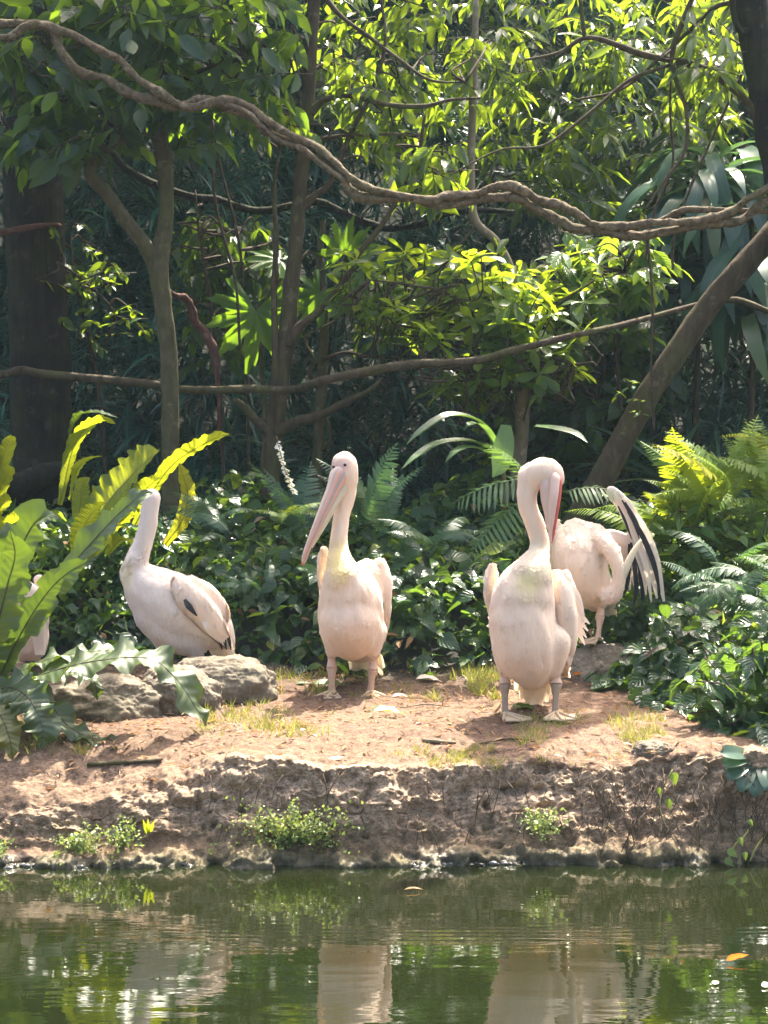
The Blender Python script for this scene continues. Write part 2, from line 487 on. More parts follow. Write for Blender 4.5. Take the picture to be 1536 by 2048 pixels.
def build_water():
    xs = np.concatenate([[-40, -20, -10, -5], np.linspace(-3, 3, 60), [5, 10, 20, 40]])
    ys = np.concatenate([[-30, -16, -8, 0, 3, 4.5], np.linspace(5, 8.7, 560)])
    X, Y = np.meshgrid(xs, ys)
    r = np.hypot(X - 0.4, (Y - 15.5))
    d = 8.45 - 0 * X - Y
    band = np.exp(-((Y - 7.08 - 0.03 * X) / 0.17) ** 2)
    Z = 0.00016 * np.sin(r * 2 * math.pi / 0.055) * band + 0.00005 * np.sin(r * 2 * math.pi / 0.047) * np.exp(-((Y - 7.7) / 0.3) ** 2)
    V = np.stack([X, Y, Z], -1).reshape(-1, 3)
    nx = len(xs); i = np.arange(len(ys) - 1)[:, None] * nx; j = np.arange(nx - 1)[None]
    q = np.stack([i + j, i + j + 1, i + nx + j + 1, i + nx + j], -1).reshape(-1, 4)
    k = NT('pond_water')
    h = k.math('ADD', k.math('MULTIPLY', k.noise(5, 2, 0.5, k.geo(0.35, 1, 1)), 1.0), k.math('MULTIPLY', k.noise(30, 2, 0.5, k.geo(0.3, 1, 1)), 0.12))
    bm = k.n('Bump', {'Strength': 0.10, 'Distance': 0.02, 'Height': h}).outputs[0]
    c = k.mix(k.noise(1.2, 3, 0.5, k.geo()), (0.005, 0.008, 0.002), (0.008, 0.011, 0.003))
    m = k.done(k.n('BsdfPrincipled', {'Base Color': c, 'Roughness': 0.015, 'IOR': 2.0, 'Specular IOR Level': 0.5, 'Normal': bm}).outputs[0])
    tag(link('pond_water', mesh('pond_water', V, [q], m)), 'still murky green pond water with fine ripples', kind='structure')


build_water()


# ------------------------------------------------------------------ leaf templates
def ribbon(rows, width, droop=0.0, fold=0.12, cols=3, curl=0.0, wave=0.0):
    """blade of length 1 along +Y, face up +Z; width(t) full width"""
    V, UV = [], []
    for r in range(rows + 1):
        t = r / rows
        wd = width(t)
        for c in range(cols):
            s = c / (cols - 1) * 2 - 1
            y = t
            z = -droop * t * t + fold * abs(s) * wd + wave * wd * math.sin(t * 14 + 1.5 * s) * abs(s)
            if droop > 0.5:                      # long strap: bend round instead of shearing
                ang = droop * t * 1.3
                y = math.sin(ang) / (droop * 1.3); z = -(1 - math.cos(ang)) / (droop * 1.3) + fold * abs(s) * wd
            V.append((s * wd / 2, y, z)); UV.append((c / (cols - 1), t))
    q = []
    for r in range(rows):
        for c in range(cols - 1):
            a = r * cols + c
            q.append((a, a + 1, a + cols + 1, a + cols))
    return np.array(V), np.array(q), np.array(UV)


def prof(*pts):
    xs, ys = zip(*pts)
    return lambda t: float(np.interp(t, xs, ys))


T = {
    'ovate': ribbon(6, prof((0, .03), (.12, .28), (.35, .46), (.6, .40), (.85, .15), (1, .005)), .10, .15, wave=.05),
    'ovate_b': ribbon(6, prof((0, .03), (.12, .25), (.35, .42), (.6, .38), (.85, .16), (1, .005)), .30, .25, wave=.08),
    'cordate': ribbon(6, prof((0, .30), (.08, .62), (.3, .76), (.55, .60), (.8, .26), (1, .01)), .16, .14, wave=.05),
    'cordate_b': ribbon(6, prof((0, .26), (.08, .52), (.3, .64), (.55, .52), (.8, .24), (1, .01)), .34, .22, wave=.07),
    'lance': ribbon(6, prof((0, .02), (.2, .17), (.45, .24), (.7, .17), (.9, .06), (1, .004)), .15, .2, wave=.06),
    'lance_b': ribbon(6, prof((0, .02), (.2, .15), (.45, .21), (.7, .16), (.9, .06), (1, .004)), .40, .25, wave=.06),
    'obovate': ribbon(6, prof((0, .03), (.25, .14), (.55, .32), (.75, .38), (.92, .22), (1, .02)), .14, .15),
    'needle': ribbon(4, prof((0, .03), (.3, .075), (.7, .055), (1, .004)), .45, .0, cols=2),
    'needle_b': ribbon(5, prof((0, .03), (.3, .07), (.7, .05), (1, .004)), 1.1, .0, cols=2),
    'strap': ribbon(8, prof((0, .05), (.15, .11), (.5, .13), (.8, .09), (1, .004)), .35, .18),
    'strap_c': ribbon(12, prof((0, .05), (.15, .10), (.5, .13), (.8, .10), (1, .004)), 1.5, .12),
    'strap_b': ribbon(10, prof((0, .05), (.15, .11), (.5, .13), (.8, .09), (1, .004)), 1.15, .15),
    'grass': ribbon(3, prof((0, .05), (.5, .045), (1, .003)), .35, 0, cols=2),
    'contour': ribbon(3, prof((0, .25), (.45, .62), (.8, .52), (1, .12)), .10, -.10),
    'card': ribbon(2, prof((0, .1), (.5, .5), (1, .02)), .1, .1),
    'chip': ribbon(1, prof((0, .3), (1, .25)), 0, 0, cols=2),
}


def basis(d, n):
    d = unit(d); n = n - d * np.sum(n * d, -1, keepdims=True); n = unit(n)
    return np.cross(d, n), d, n


def scatter_mesh(name, tmpl, pos, d, n, L, mat, wf=None, col=None):
    V0, Q0, U0 = T[tmpl] if isinstance(tmpl, str) else tmpl
    r, d, n = basis(np.asarray(d, float), np.asarray(n, float))
    L = np.asarray(L, float)[:, None, None]
    wv = (np.ones(len(pos)) if wf is None else wf)[:, None, None]
    V = pos[:, None, :] + L * (V0[None, :, 0:1] * wv * r[:, None] + V0[None, :, 1:2] * d[:, None] + V0[None, :, 2:3] * n[:, None])
    k, m = len(pos), len(V0)
    Q = (Q0[None] + (np.arange(k) * m)[:, None, None]).reshape(-1, 4)
    rn = np.repeat(rng.random(k), m)
    at = {'rnd': rn}
    if col is not None: at['col'] = np.repeat(col, m, 0)
    return mesh(name, V.reshape(-1, 3), [Q], mat, np.tile(U0, (k, 1)), at)


_tm = {}


def tmpl_mesh(tmpl, mat):
    key = (tmpl, mat.name)
    if key not in _tm:
        V0, Q0, U0 = T[tmpl]
        _tm[key] = mesh('leaf_' + tmpl, V0, [Q0], mat, U0, {'rnd': np.zeros(len(V0))})
    return _tm[key]


def leaf_objs(parent, tmpl, pos, d, n, L, mat, name='leaf'):
    r, d, n = basis(np.asarray(d, float), np.asarray(n, float))
    base = parent_world(parent)
    me = tmpl_mesh(tmpl, mat)
    for i in range(len(pos)):
        l = float(L[i])
        o = bpy.data.objects.new(name, me)
        COL.objects.link(o)
        o.parent = parent
        p = pos[i]
        o.matrix_basis = Matrix(((r[i][0] * l, d[i][0] * l, n[i][0] * l, p[0] - base.x), (r[i][1] * l, d[i][1] * l, n[i][1] * l, p[1] - base.y),
                                 (r[i][2] * l, d[i][2] * l, n[i][2] * l, p[2] - base.z), (0, 0, 0, 1)))


def foliage(parent, tmpl, pos, d, n, L, mat, keep=300):
    """the KEEP leaves that show largest become objects of their own, the rest one mesh"""
    pos, d, n, L = map(np.asarray, (pos, d, n, L))
    px, py = proj(pos)
    inside = (px > 0) & (px < 1536) & (py > 0) & (py < 2048)
    order = np.argsort(-(L / pos[:, 1]) * np.where(inside, 1, 0.01) * (1.4 - 0.8 * (pos[:, 1] - pos[:, 1].min()) / (np.ptp(pos[:, 1]) + 1e-6)))
    a, b = order[:keep], order[keep:]
    leaf_objs(parent, tmpl, pos[a], d[a], n[a], L[a], mat)
    if len(b):
        o = link('foliage', scatter_mesh('foliage', tmpl, pos[b], d[b], n[b], L[b], mat), parent)
        o['kind'] = 'stuff'


def in_poly(poly, n):
    poly = np.array(poly, float)
    lo, hi = poly.min(0), poly.max(0)
    out = []
    while len(out) < n:
        p = lo + (hi - lo) * rng.random((n * 2, 2))
        x, y = p[:, 0], p[:, 1]
        c = np.zeros(len(p), bool)
        j = len(poly) - 1
        for i in range(len(poly)):
            xi, yi = poly[i]; xj, yj = poly[j]
            c ^= ((yi > y) != (yj > y)) & (x < (xj - xi) * (y - yi) / (yj - yi + 1e-9) + xi)
            j = i
        out += list(p[c])
    return np.array(out[:n])


def sprays(poly, D0, D1, n, per, L, tl=0.3, droop=0.5, anchors=None, up=0.6, connect=0.35, spread=0.8, nrand=0.5):
    """twigs with alternate leaves inside the photo polygon, D0..D1 metres away"""
    pp = in_poly(poly, n)
    pos, dd, nn, LL, tw = [], [], [], [], []
    for (x, y) in pp:
        c = P(x, y, OFF + D0 + (D1 - D0) * rng.random())
        a = rng.random() * 2 * math.pi
        d = unit(np.array([math.cos(a), math.sin(a), rng.normal(0, .35) - 0.15]))
        l = tl * (0.6 + 0.8 * rng.random())
        p0, p1 = c - d * l / 2, c + d * l / 2 - np.array([0, 0, 0.12 * l])
        mid = (p0 + p1) / 2 + np.array([0, 0, 0.06 * l])
        tw.append(tube(np.array([p0, mid, p1]), [.0035, .003, .0015], 4, 3))
        if anchors is not None and rng.random() < connect:
            k = np.argmin(np.linalg.norm(anchors - p0, axis=1))
            q = anchors[k]
            dist = np.linalg.norm(q - p0)
            if dist < 1.6:
                m1 = q * .65 + p0 * .35 + rng.normal(0, .05, 3) + np.array([0, 0, .06 * dist])
                m2 = q * .3 + p0 * .7 + rng.normal(0, .04, 3) + np.array([0, 0, .05 * dist])
                tw.append(tube(np.array([q, m1, m2, p0]), [.009, .007, .005, .0035], 5, 4))
        side = unit(np.cross(d, [0, 0, 1]))
        for i in range(per):
            t = 0.1 + 0.9 * (i + rng.random() * .6) / per
            b = p0 * (1 - t) + p1 * t + np.array([0, 0, 0.05 * l * (1 - (2 * t - 1) ** 2)])
            s = 1 if i % 2 else -1
            ld_ = unit(d * (0.45 + t * 0.4) + side * s * spread * (1.15 - t) - np.array([0, 0, droop * (.5 + rng.random())]) + rng.normal(0, .22, 3))
            pos.append(b); dd.append(ld_)
            nn.append(unit(np.array([0, 0, up]) + rng.normal(0, nrand, 3) + np.array([0, -0.25, 0.15])))
            LL.append(L * (0.6 + 0.65 * rng.random()))
    return np.array(pos), np.array(dd), np.array(nn), np.array(LL), tw


def rosettes(poly, D0, D1, n, per, L, anchors=None, tilt=0.5, connect=0.5):
    pp = in_poly(poly, n)
    pos, dd, nn, LL, tw = [], [], [], [], []
    for (x, y) in pp:
        c = P(x, y, OFF + D0 + (D1 - D0) * rng.random())
        ax = unit(np.array([0, -0.15, 1]) + rng.normal(0, tilt, 3))
        e1 = unit(np.cross(ax, [0.2, 1, 0.1])); e2 = np.cross(ax, e1)
        a0 = rng.random() * 6.28
        k = per + rng.integers(-1, 3)
        for i in range(k):
            a = a0 + i * 2.4
            rad = e1 * math.cos(a) + e2 * math.sin(a)
            el = 0.15 + 0.55 * (i / k)
            pos.append(c + ax * 0.01 * i / k); dd.append(unit(rad + ax * el - np.array([0, 0, .25]) + rng.normal(0, .1, 3)))
            nn.append(unit(ax - rad * el * .7 + rng.normal(0, .15, 3))); LL.append(L * (1.15 - 0.5 * i / k) * (0.75 + .4 * rng.random()))
        back = c - ax * (0.12 + .1 * rng.random())
        tw.append(tube(np.array([back - [0, 0, .02], (back + c) / 2, c]), [.005, .0045, .004], 4, 3))
        if anchors is not None and rng.random() < connect:
            q = anchors[np.argmin(np.linalg.norm(anchors - back, axis=1))]
            dist = np.linalg.norm(q - back)
            if dist < 1.5:
                tw.append(tube(np.array([q, q * .6 + back * .4 + rng.normal(0, .05, 3) - [0, 0, .03], q * .25 + back * .75 - [0, 0, .05], back]), [.009, .007, .006, .005], 5, 4))
    return np.array(pos), np.array(dd), np.array(nn), np.array(LL), tw


def twigs_obj(parent, tw):
    if tw:
        v, q, t, u = join(tw)
        o = link('twigs', mesh('twigs', v, [q, t], M['twig'], u), parent)
        o['kind'] = 'stuff'


def frond_mesh(name, pts, widths, face, mat, rows=26, cols=7, ripple=0.0, fold=0.25, freq=9.0, lobes=0.0, seed=0, cup=0.0):
    """one long blade along a path; face = direction its upper side looks to"""
    s = spline(np.column_stack([pts, widths]), max(4, rows // (len(pts) - 1)))
    C, W = s[:, :3], s[:, 3]
    Tn = unit(np.gradient(C, axis=0))
    face = np.asarray(face, float)
    L = np.concatenate([[0], np.cumsum(np.linalg.norm(np.diff(C, axis=0), axis=1))]); tot = L[-1]
    V, UV = [], []
    rs = np.random.default_rng(seed)
    ph = rs.random(4) * 6.28
    lob = rs.random((2, 60))
    for i in range(len(C)):
        n = unit(face - Tn[i] * np.dot(face, Tn[i]))
        r = np.cross(Tn[i], n)
        t = L[i] / tot
        for c in range(cols):
            sgn = c / (cols - 1) * 2 - 1
            side = 0 if sgn < 0 else 1
            wl = W[i]
            if lobes:
                wl *= 1 - lobes * lob[side, int(t * 22) % 60] * (1 if lob[side, int(t * 22) % 60] > .55 else 0)
            off = fold * abs(sgn) * wl * .5 - cup * sgn * sgn * wl * .5
            off += ripple * wl * abs(sgn) ** 1.5 * (math.sin(t * freq * 6.28 + ph[side] + 1.2 * sgn) + .5 * math.sin(t * freq * 11 + ph[2 + side]))
            V.append(C[i] + r * sgn * wl / 2 * (1 + 0.10 * ripple * math.sin(t * freq * 9 + ph[side])) + n * off)
            UV.append((c / (cols - 1), t))
    k = len(C)
    i = np.arange(k - 1)[:, None] * cols; j = np.arange(cols - 1)[None]
    q = np.stack([i + j, i + j + 1, i + cols + j + 1, i + cols + j], -1).reshape(-1, 4)
    return mesh(name, np.array(V), [q], mat, np.array(UV), {'rnd': np.full(len(V), rs.random())})


def fern_template(pairs, wid, arch, pin_w=0.22, seed=0):
    """pinnate frond of length 1 along +Y, arching over"""
    rs = np.random.default_rng(seed)
    V, Q, U = [], [], []

    def at(t):
        a = arch * t
        return np.array([0.03 * math.sin(3 * t + seed), math.sin(a) / arch, -(1 - math.cos(a)) / arch]), np.array([0, math.cos(a), -math.sin(a)])
    for i in range(pairs):
        t = 0.08 + 0.92 * i / pairs
        p, tg = at(t)
        nrm = np.array([0, -tg[2], tg[1]])
        l = wid * math.sin(math.pi * min(1, 0.12 + t * .9)) ** .7 * (1 - 0.25 * t) + .01
        for s in (-1, 1):
            d = unit(np.array([s * 1.0, 0, 0]) + tg * (.15 + .5 * t) - nrm * (.12 + .25 * rs.random()) + rs.normal(0, .05, 3))
            b = unit(np.cross(d, nrm)) * l * pin_w
            o = len(V)
            for tt, ww in ((0, .6), (.35, 1.0), (.75, .7), (1, .05)):
                c = p + d * l * tt - nrm * l * .15 * tt * tt
                V += [c - b * ww * .5, c + b * ww * .5]; U += [(0.2, t), (0.8, t)]
            for r in range(3):
                Q.append((o + 2 * r, o + 2 * r + 1, o + 2 * r + 3, o + 2 * r + 2))
    for i in range(9):                               # midrib
        o = len(V)
        for t in (i / 9, (i + 1) / 9):
            p, tg = at(t)
            V += [p + [-.006, 0, 0.002], p + [.006, 0, 0.002]]; U += [(0.5, t), (0.5, t)]
        Q.append((o, o + 1, o + 3, o + 2))
    return np.array(V), np.array(Q), np.array(U)


T['fern_a'] = fern_template(24, .20, .9, .20, 1)
T['fern_b'] = fern_template(28, .16, 1.5, .20, 2)
T['fern_c'] = fern_template(20, .24, .5, .24, 3)
T['pinnate'] = fern_template(13, .42, .7, .13, 4)


def palmate(lobes=9):
    angs = np.linspace(-2.5, 2.5, 91)
    pk = np.linspace(-2.35, 2.35, lobes)
    V, U = [(0, 0, 0)], [(.5, .0)]
    for a in angs:
        d = np.min(np.abs(a - pk)) / (pk[1] - pk[0])
        k = int(np.argmin(np.abs(a - pk)))
        r = (1.0 - 0.10 * abs(pk[k])) * (0.42 + 0.58 * max(0, 1 - 2.0 * d) ** 0.8) * (1 + 0.10 * math.sin(a * 34))
        for f in (0.5, 1.0):
            rr = r * f if f == 1 else min(r, .45) * .8
            V.append((math.sin(a) * rr, math.cos(a) * rr, -0.22 * rr * rr + 0.03 * math.sin(a * 9))); U.append((.5 + min(.5, d * .9) * (1 if k % 2 else -1), rr))
    Q = []
    for i in range(90):
        b = 1 + 2 * i
        Q += [(b, b + 1, b + 3, b + 2), (0, b, b + 2, b + 2)]
    tri = [(0, 1 + 2 * i, 3 + 2 * i) for i in range(90)]
    quad = [q for q in Q if q[2] != q[3]]
    return np.array(V, float), np.array(quad), np.array(tri), np.array(U)


# ------------------------------------------------------------------ trees
def limb(parent, name, lst, mat, sides=12, per=8, wob=0.12, seed=0, lump=9.0):
    pts, r = pix(lst)
    tube_obj(name, pts, r, mat, parent, sides=sides, per=per, wob=wob, seed=seed, lump=lump)
    return spline(pts, 6)


def root_of(name, label, cat, px, py, D, group=None):
    return thing(name, label, cat, P(px, py, D + OFF), group)


OFF = 1.15
# the big dark trunk by the bird's nest fern
t1 = root_of('shade_tree', 'thick dark straight trunk behind the bird nest ferns, its edge lit by the sun', 'tree', 85, 1110, 11.5)
limb(t1, 'trunk', [(92, 1130, 11.5, 132), (84, 900, 11.5, 124), (76, 600, 11.5, 118), (62, 300, 11.5, 112), (52, 0, 11.5, 106), (40, -500, 11.6, 98), (30, -1100, 11.8, 80)], M['bark_dark'], 28, 12, .07, 1, 7)
limb(t1, 'branch', [(-60, 985, 11.15, 58), (20, 975, 11.15, 58), (80, 955, 11.2, 50), (135, 938, 11.25, 44), (150, 935, 11.28, 38)], M['bark_dark'], 14, 8, .22, 2, 16)
limb(t1, 'branch', [(-60, 475, 11.2, 14), (0, 466, 11.2, 14), (60, 455, 11.25, 13), (108, 450, 11.3, 12), (120, 452, 11.4, 10)], M['red_stem'], 8, 6, .12, 3)
limb(t1, 'branch', [(-40, 185, 11.2, 9), (10, 195, 11.2, 9), (40, 215, 11.2, 8), (58, 240, 11.2, 7)], M['red_stem'], 8, 5, .1, 4)

# forked slender tree
t2 = root_of('forked_tree', 'slender olive grey tree whose stem forks in two behind the pelican on the rock', 'tree', 341, 1090, 10.9)
an2 = [limb(t2, 'trunk', [(343, 1120, 10.9, 40), (341, 900, 10.9, 36), (338, 720, 10.9, 35), (325, 600, 10.9, 36), (318, 540, 10.9, 40), (332, 430, 10.92, 31), (328, 320, 10.95, 33), (308, 230, 11, 34), (303, 150, 11.05, 34), (300, 60, 11.1, 32), (290, -120, 11.1, 28), (300, -350, 11.2, 24)], M['bark_olive'], 18, 8, .07, 5, 12),
       limb(t2, 'branch', [(320, 560, 10.9, 33), (296, 500, 10.87, 31), (255, 445, 10.85, 28), (215, 390, 10.85, 27), (180, 345, 10.85, 24), (205, 300, 10.85, 20), (210, 240, 10.85, 16), (180, 160, 10.8, 12)], M['bark_olive'], 14, 8, .07, 6),
       limb(t2, 'branch', [(206, 305, 10.85, 18), (230, 285, 10.8, 18), (262, 270, 10.78, 17), (285, 258, 10.75, 12)], M['bark_olive'], 10, 6, .1, 7),
       limb(t2, 'branch', [(304, 190, 11.0, 20), (360, 160, 10.9, 12), (420, 135, 10.8, 9), (520, 110, 10.7, 7), (600, 100, 10.7, 4)], M['bark_brown'], 8, 6, .1, 8),
       limb(t2, 'branch', [(300, 100, 11.0, 20), (220, 80, 10.8, 13), (120, 100, 10.6, 9), (20, 120, 10.5, 6)], M['bark_brown'], 8, 6, .1, 9)]
an2 = np.vstack(an2)
a = sprays([(0, -40), (340, -40), (345, 120), (300, 250), (225, 330), (110, 320), (0, 300)], 10.35, 11.2, 100, 7, .19, .36, .75, an2, .5)
b = sprays([(330, -40), (585, -40), (580, 150), (575, 215), (480, 210), (380, 235), (335, 200)], 10.5, 11.3, 62, 7, .165, .34, .7, an2, .5)
c = sprays([(345, 210), (470, 220), (462, 310), (360, 310)], 10.5, 10.75, 9, 6, .14, .26, .9, an2, .4)
d = sprays([(20, 290), (120, 290), (110, 335), (20, 345)], 10.3, 10.5, 3, 4, .13, .22, .5, an2, .6)
foliage(t2, 'ovate', *[np.concatenate([q[i] for q in (a, b, c, d)]) for i in range(4)], M['broad'])
twigs_obj(t2, a[4] + b[4] + c[4] + d[4])

# centre tree
t3 = root_of('branching_tree', 'brown tree with many thin bare branches standing behind the pelican with its bill lowered', 'tree', 540, 1050, 11.1)
an3 = [limb(t3, 'trunk', [(540, 1090, 11.1, 42), (540, 1000, 11.1, 41), (543, 900, 11.1, 40), (556, 800, 11.1, 34), (572, 690, 11.1, 34), (580, 600, 11.1, 31), (592, 480, 11.1, 29), (600, 380, 11.1, 28), (612, 260, 11.1, 27), (620, 120, 11.1, 26), (630, -40, 11.1, 25), (640, -300, 11.1, 22)], M['bark_brown'], 18, 8, .08, 10, 12),
       limb(t3, 'branch', [(536, 1000, 11.07, 20), (538, 880, 11.06, 20), (546, 800, 11.06, 18), (552, 720, 11.07, 17), (548, 600, 11.1, 13), (552, 480, 11.1, 10), (548, 380, 11.1, 8), (560, 300, 11.1, 5)], M['bark_brown'], 12, 8, .1, 11),
       limb(t3, 'branch', [(575, 690, 11.08, 26), (598, 655, 11.05, 20), (640, 620, 11, 16), (690, 560, 10.95, 14), (715, 510, 10.9, 12), (770, 440, 10.9, 11), (830, 330, 10.85, 9), (850, 230, 10.8, 6)], M['bark_brown'], 10, 8, .1, 12),
       limb(t3, 'branch', [(600, 420, 11.1, 24), (630, 390, 11.08, 15), (660, 365, 11.05, 12), (700, 270, 11, 10), (740, 190, 11, 9), (770, 90, 11, 7), (760, -20, 11, 5)], M['bark_brown'], 10, 8, .1, 13),
       limb(t3, 'branch', [(545, 870, 11.08, 26), (520, 850, 11.05, 20), (490, 815, 11, 16), (468, 800, 10.95, 12)], M['bark_brown'], 10, 6, .15, 14),
       limb(t3, 'branch', [(552, 865, 11.08, 28), (590, 845, 11.05, 22), (640, 830, 11, 18), (690, 805, 10.95, 14), (740, 780, 10.9, 10), (765, 755, 10.9, 6)], M['bark_brown'], 10, 8, .2, 15),
       limb(t3, 'branch', [(622, 225, 11.1, 20), (650, 200, 11.05, 12), (700, 192, 11, 11), (780, 210, 10.95, 10), (850, 212, 10.9, 9), (900, 200, 10.9, 7), (960, 196, 10.9, 5)], M['bark_brown'], 10, 8, .1, 16),
       limb(t3, 'branch', [(640, -20, 11.1, 18), (680, 30, 11.0, 9), (740, 75, 11, 8), (800, 120, 10.95, 7), (860, 160, 10.9, 6), (930, 165, 10.9, 3)], M['bark_brown'], 8, 8, .1, 17),
       limb(t3, 'branch', [(612, 285, 11.1, 14), (680, 272, 11, 7), (740, 270, 10.95, 6), (800, 268, 10.9, 5), (850, 280, 10.9, 3)], M['bark_brown'], 8, 6, .1, 18),
       limb(t3, 'branch', [(690, 590, 10.95, 10), (740, 605, 10.9, 8), (800, 602, 10.88, 7), (870, 580, 10.85, 6), (920, 570, 10.85, 4)], M['bark_brown'], 8, 6, .1, 19)]
an3 = np.vstack(an3)
a = sprays([(640, -40), (960, -40), (960, 200), (900, 380), (800, 380), (720, 300), (650, 220)], 11.2, 12.1, 92, 7, .13, .3, .6, an3, .6)
b = sprays([(650, 120), (760, 120), (760, 320), (660, 300)], 10.7, 11.2, 10, 6, .12, .3, .5, an3, .6)
c = sprays([(820, 290), (925, 290), (920, 410), (830, 410)], 10.6, 10.9, 15, 6, .13, .25, 1.0, an3, .4)
d = sprays([(470, 190), (610, 190), (600, 260), (500, 260)], 10.6, 10.9, 9, 6, .13, .25, 1.0, an3, .4)
foliage(t3, 'ovate_b', *[np.concatenate([q[i] for q in (a, b, c, d)]) for i in range(4)], M['mid'])
twigs_obj(t3, a[4] + b[4] + c[4] + d[4])

t4 = root_of('sapling', 'thin pale grey sapling beside the head of the pelican with its bill lowered', 'tree', 634, 990, 11.6)
limb(t4, 'trunk', [(632, 1010, 11.6, 24), (636, 900, 11.6, 22), (642, 800, 11.6, 22), (645, 720, 11.6, 20), (648, 620, 11.6, 17), (640, 520, 11.6, 14), (646, 440, 11.6, 11)], M['bark_olive'], 12, 8, .1, 20)
limb(t4, 'branch', [(642, 780, 11.6, 14), (620, 750, 11.58, 9), (628, 720, 11.56, 8), (612, 690, 11.55, 7), (606, 660, 11.5, 5)], M['bark_brown'], 8, 6, .15, 21)
limb(t4, 'branch', [(645, 900, 11.58, 10), (660, 880, 11.52, 9), (658, 850, 11.5, 8), (648, 832, 11.5, 6)], M['bark_olive'], 8, 6, .15, 22)
limb(t4, 'branch', [(645, 720, 11.58, 9), (690, 705, 11.5, 7), (730, 712, 11.45, 6), (790, 718, 11.4, 4)], M['twig'], 8, 6, .15, 23)

# whorled tree with obovate leaves
t5 = root_of('whorled_tree', 'pale thin bent trunk with whorls of blunt green leaves above the preening pelican', 'tree', 1035, 950, 11.4)
an5 = [limb(t5, 'trunk', [(1030, 1000, 11.4, 30), (1040, 900, 11.4, 29), (1046, 800, 11.4, 28), (1048, 700, 11.4, 22), (1030, 600, 11.4, 18), (1018, 530, 11.4, 17), (990, 480, 11.4, 17), (950, 440, 11.4, 18), (942, 360, 11.4, 17), (944, 250, 11.4, 16), (948, 130, 11.4, 15), (952, 0, 11.4, 12)], M['bark_pale'], 14, 8, .08, 24),
       limb(t5, 'branch', [(1044, 740, 11.4, 12), (980, 660, 11.1, 9), (900, 590, 10.9, 7), (820, 570, 10.8, 5), (740, 560, 10.75, 3)], M['bark_brown'], 8, 6, .1, 25),
       limb(t5, 'branch', [(1044, 720, 11.4, 12), (1080, 640, 11.1, 9), (1130, 600, 10.9, 7), (1190, 560, 10.8, 4)], M['bark_brown'], 8, 6, .1, 26),
       limb(t5, 'branch', [(1046, 780, 11.4, 12), (960, 745, 11.0, 9), (890, 735, 10.8, 7), (860, 760, 10.75, 4)], M['bark_brown'], 8, 6, .1, 27),
       limb(t5, 'branch', [(1046, 760, 11.4, 11), (1090, 730, 11.0, 8), (1120, 720, 10.8, 6), (1150, 730, 10.75, 4)], M['bark_brown'], 8, 6, .1, 28)]
an5 = np.vstack(an5)
a = rosettes([(690, 500), (880, 500), (1050, 520), (1060, 720), (900, 700), (760, 690), (680, 640)], 10.7, 11.6, 130, 7, .14, an5)
b = rosettes([(1000, 540), (1200, 530), (1190, 640), (1150, 760), (1040, 800), (880, 800), (850, 740), (1000, 700)], 10.6, 11.6, 115, 7, .15, an5)
foliage(t5, 'obovate', *[np.concatenate([q[i] for q in (a, b)]) for i in range(4)], M['obov'])
twigs_obj(t5, a[4] + b[4])

# leaning trunk
t6 = root_of('leaning_tree', 'mossy brown trunk leaning steeply across the strap leaved plants behind the preening pelicans', 'tree', 1165, 1030, 10.75)
limb(t6, 'trunk', [(1140, 1075, 10.8, 62), (1180, 1000, 10.75, 53), (1240, 890, 10.72, 50), (1290, 800, 10.7, 48), (1350, 710, 10.68, 48), (1410, 620, 10.65, 47), (1480, 540, 10.6, 47), (1560, 450, 10.6, 47), (1660, 330, 10.8, 45), (1740, 200, 11.2, 46)], M['bark_brown'], 22, 10, .08, 29, 10)
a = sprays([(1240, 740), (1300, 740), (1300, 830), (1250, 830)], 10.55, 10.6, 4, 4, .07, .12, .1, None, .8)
foliage(t6, 'ovate', *a[:4], M['cover2']); twigs_obj(t6, a[4])

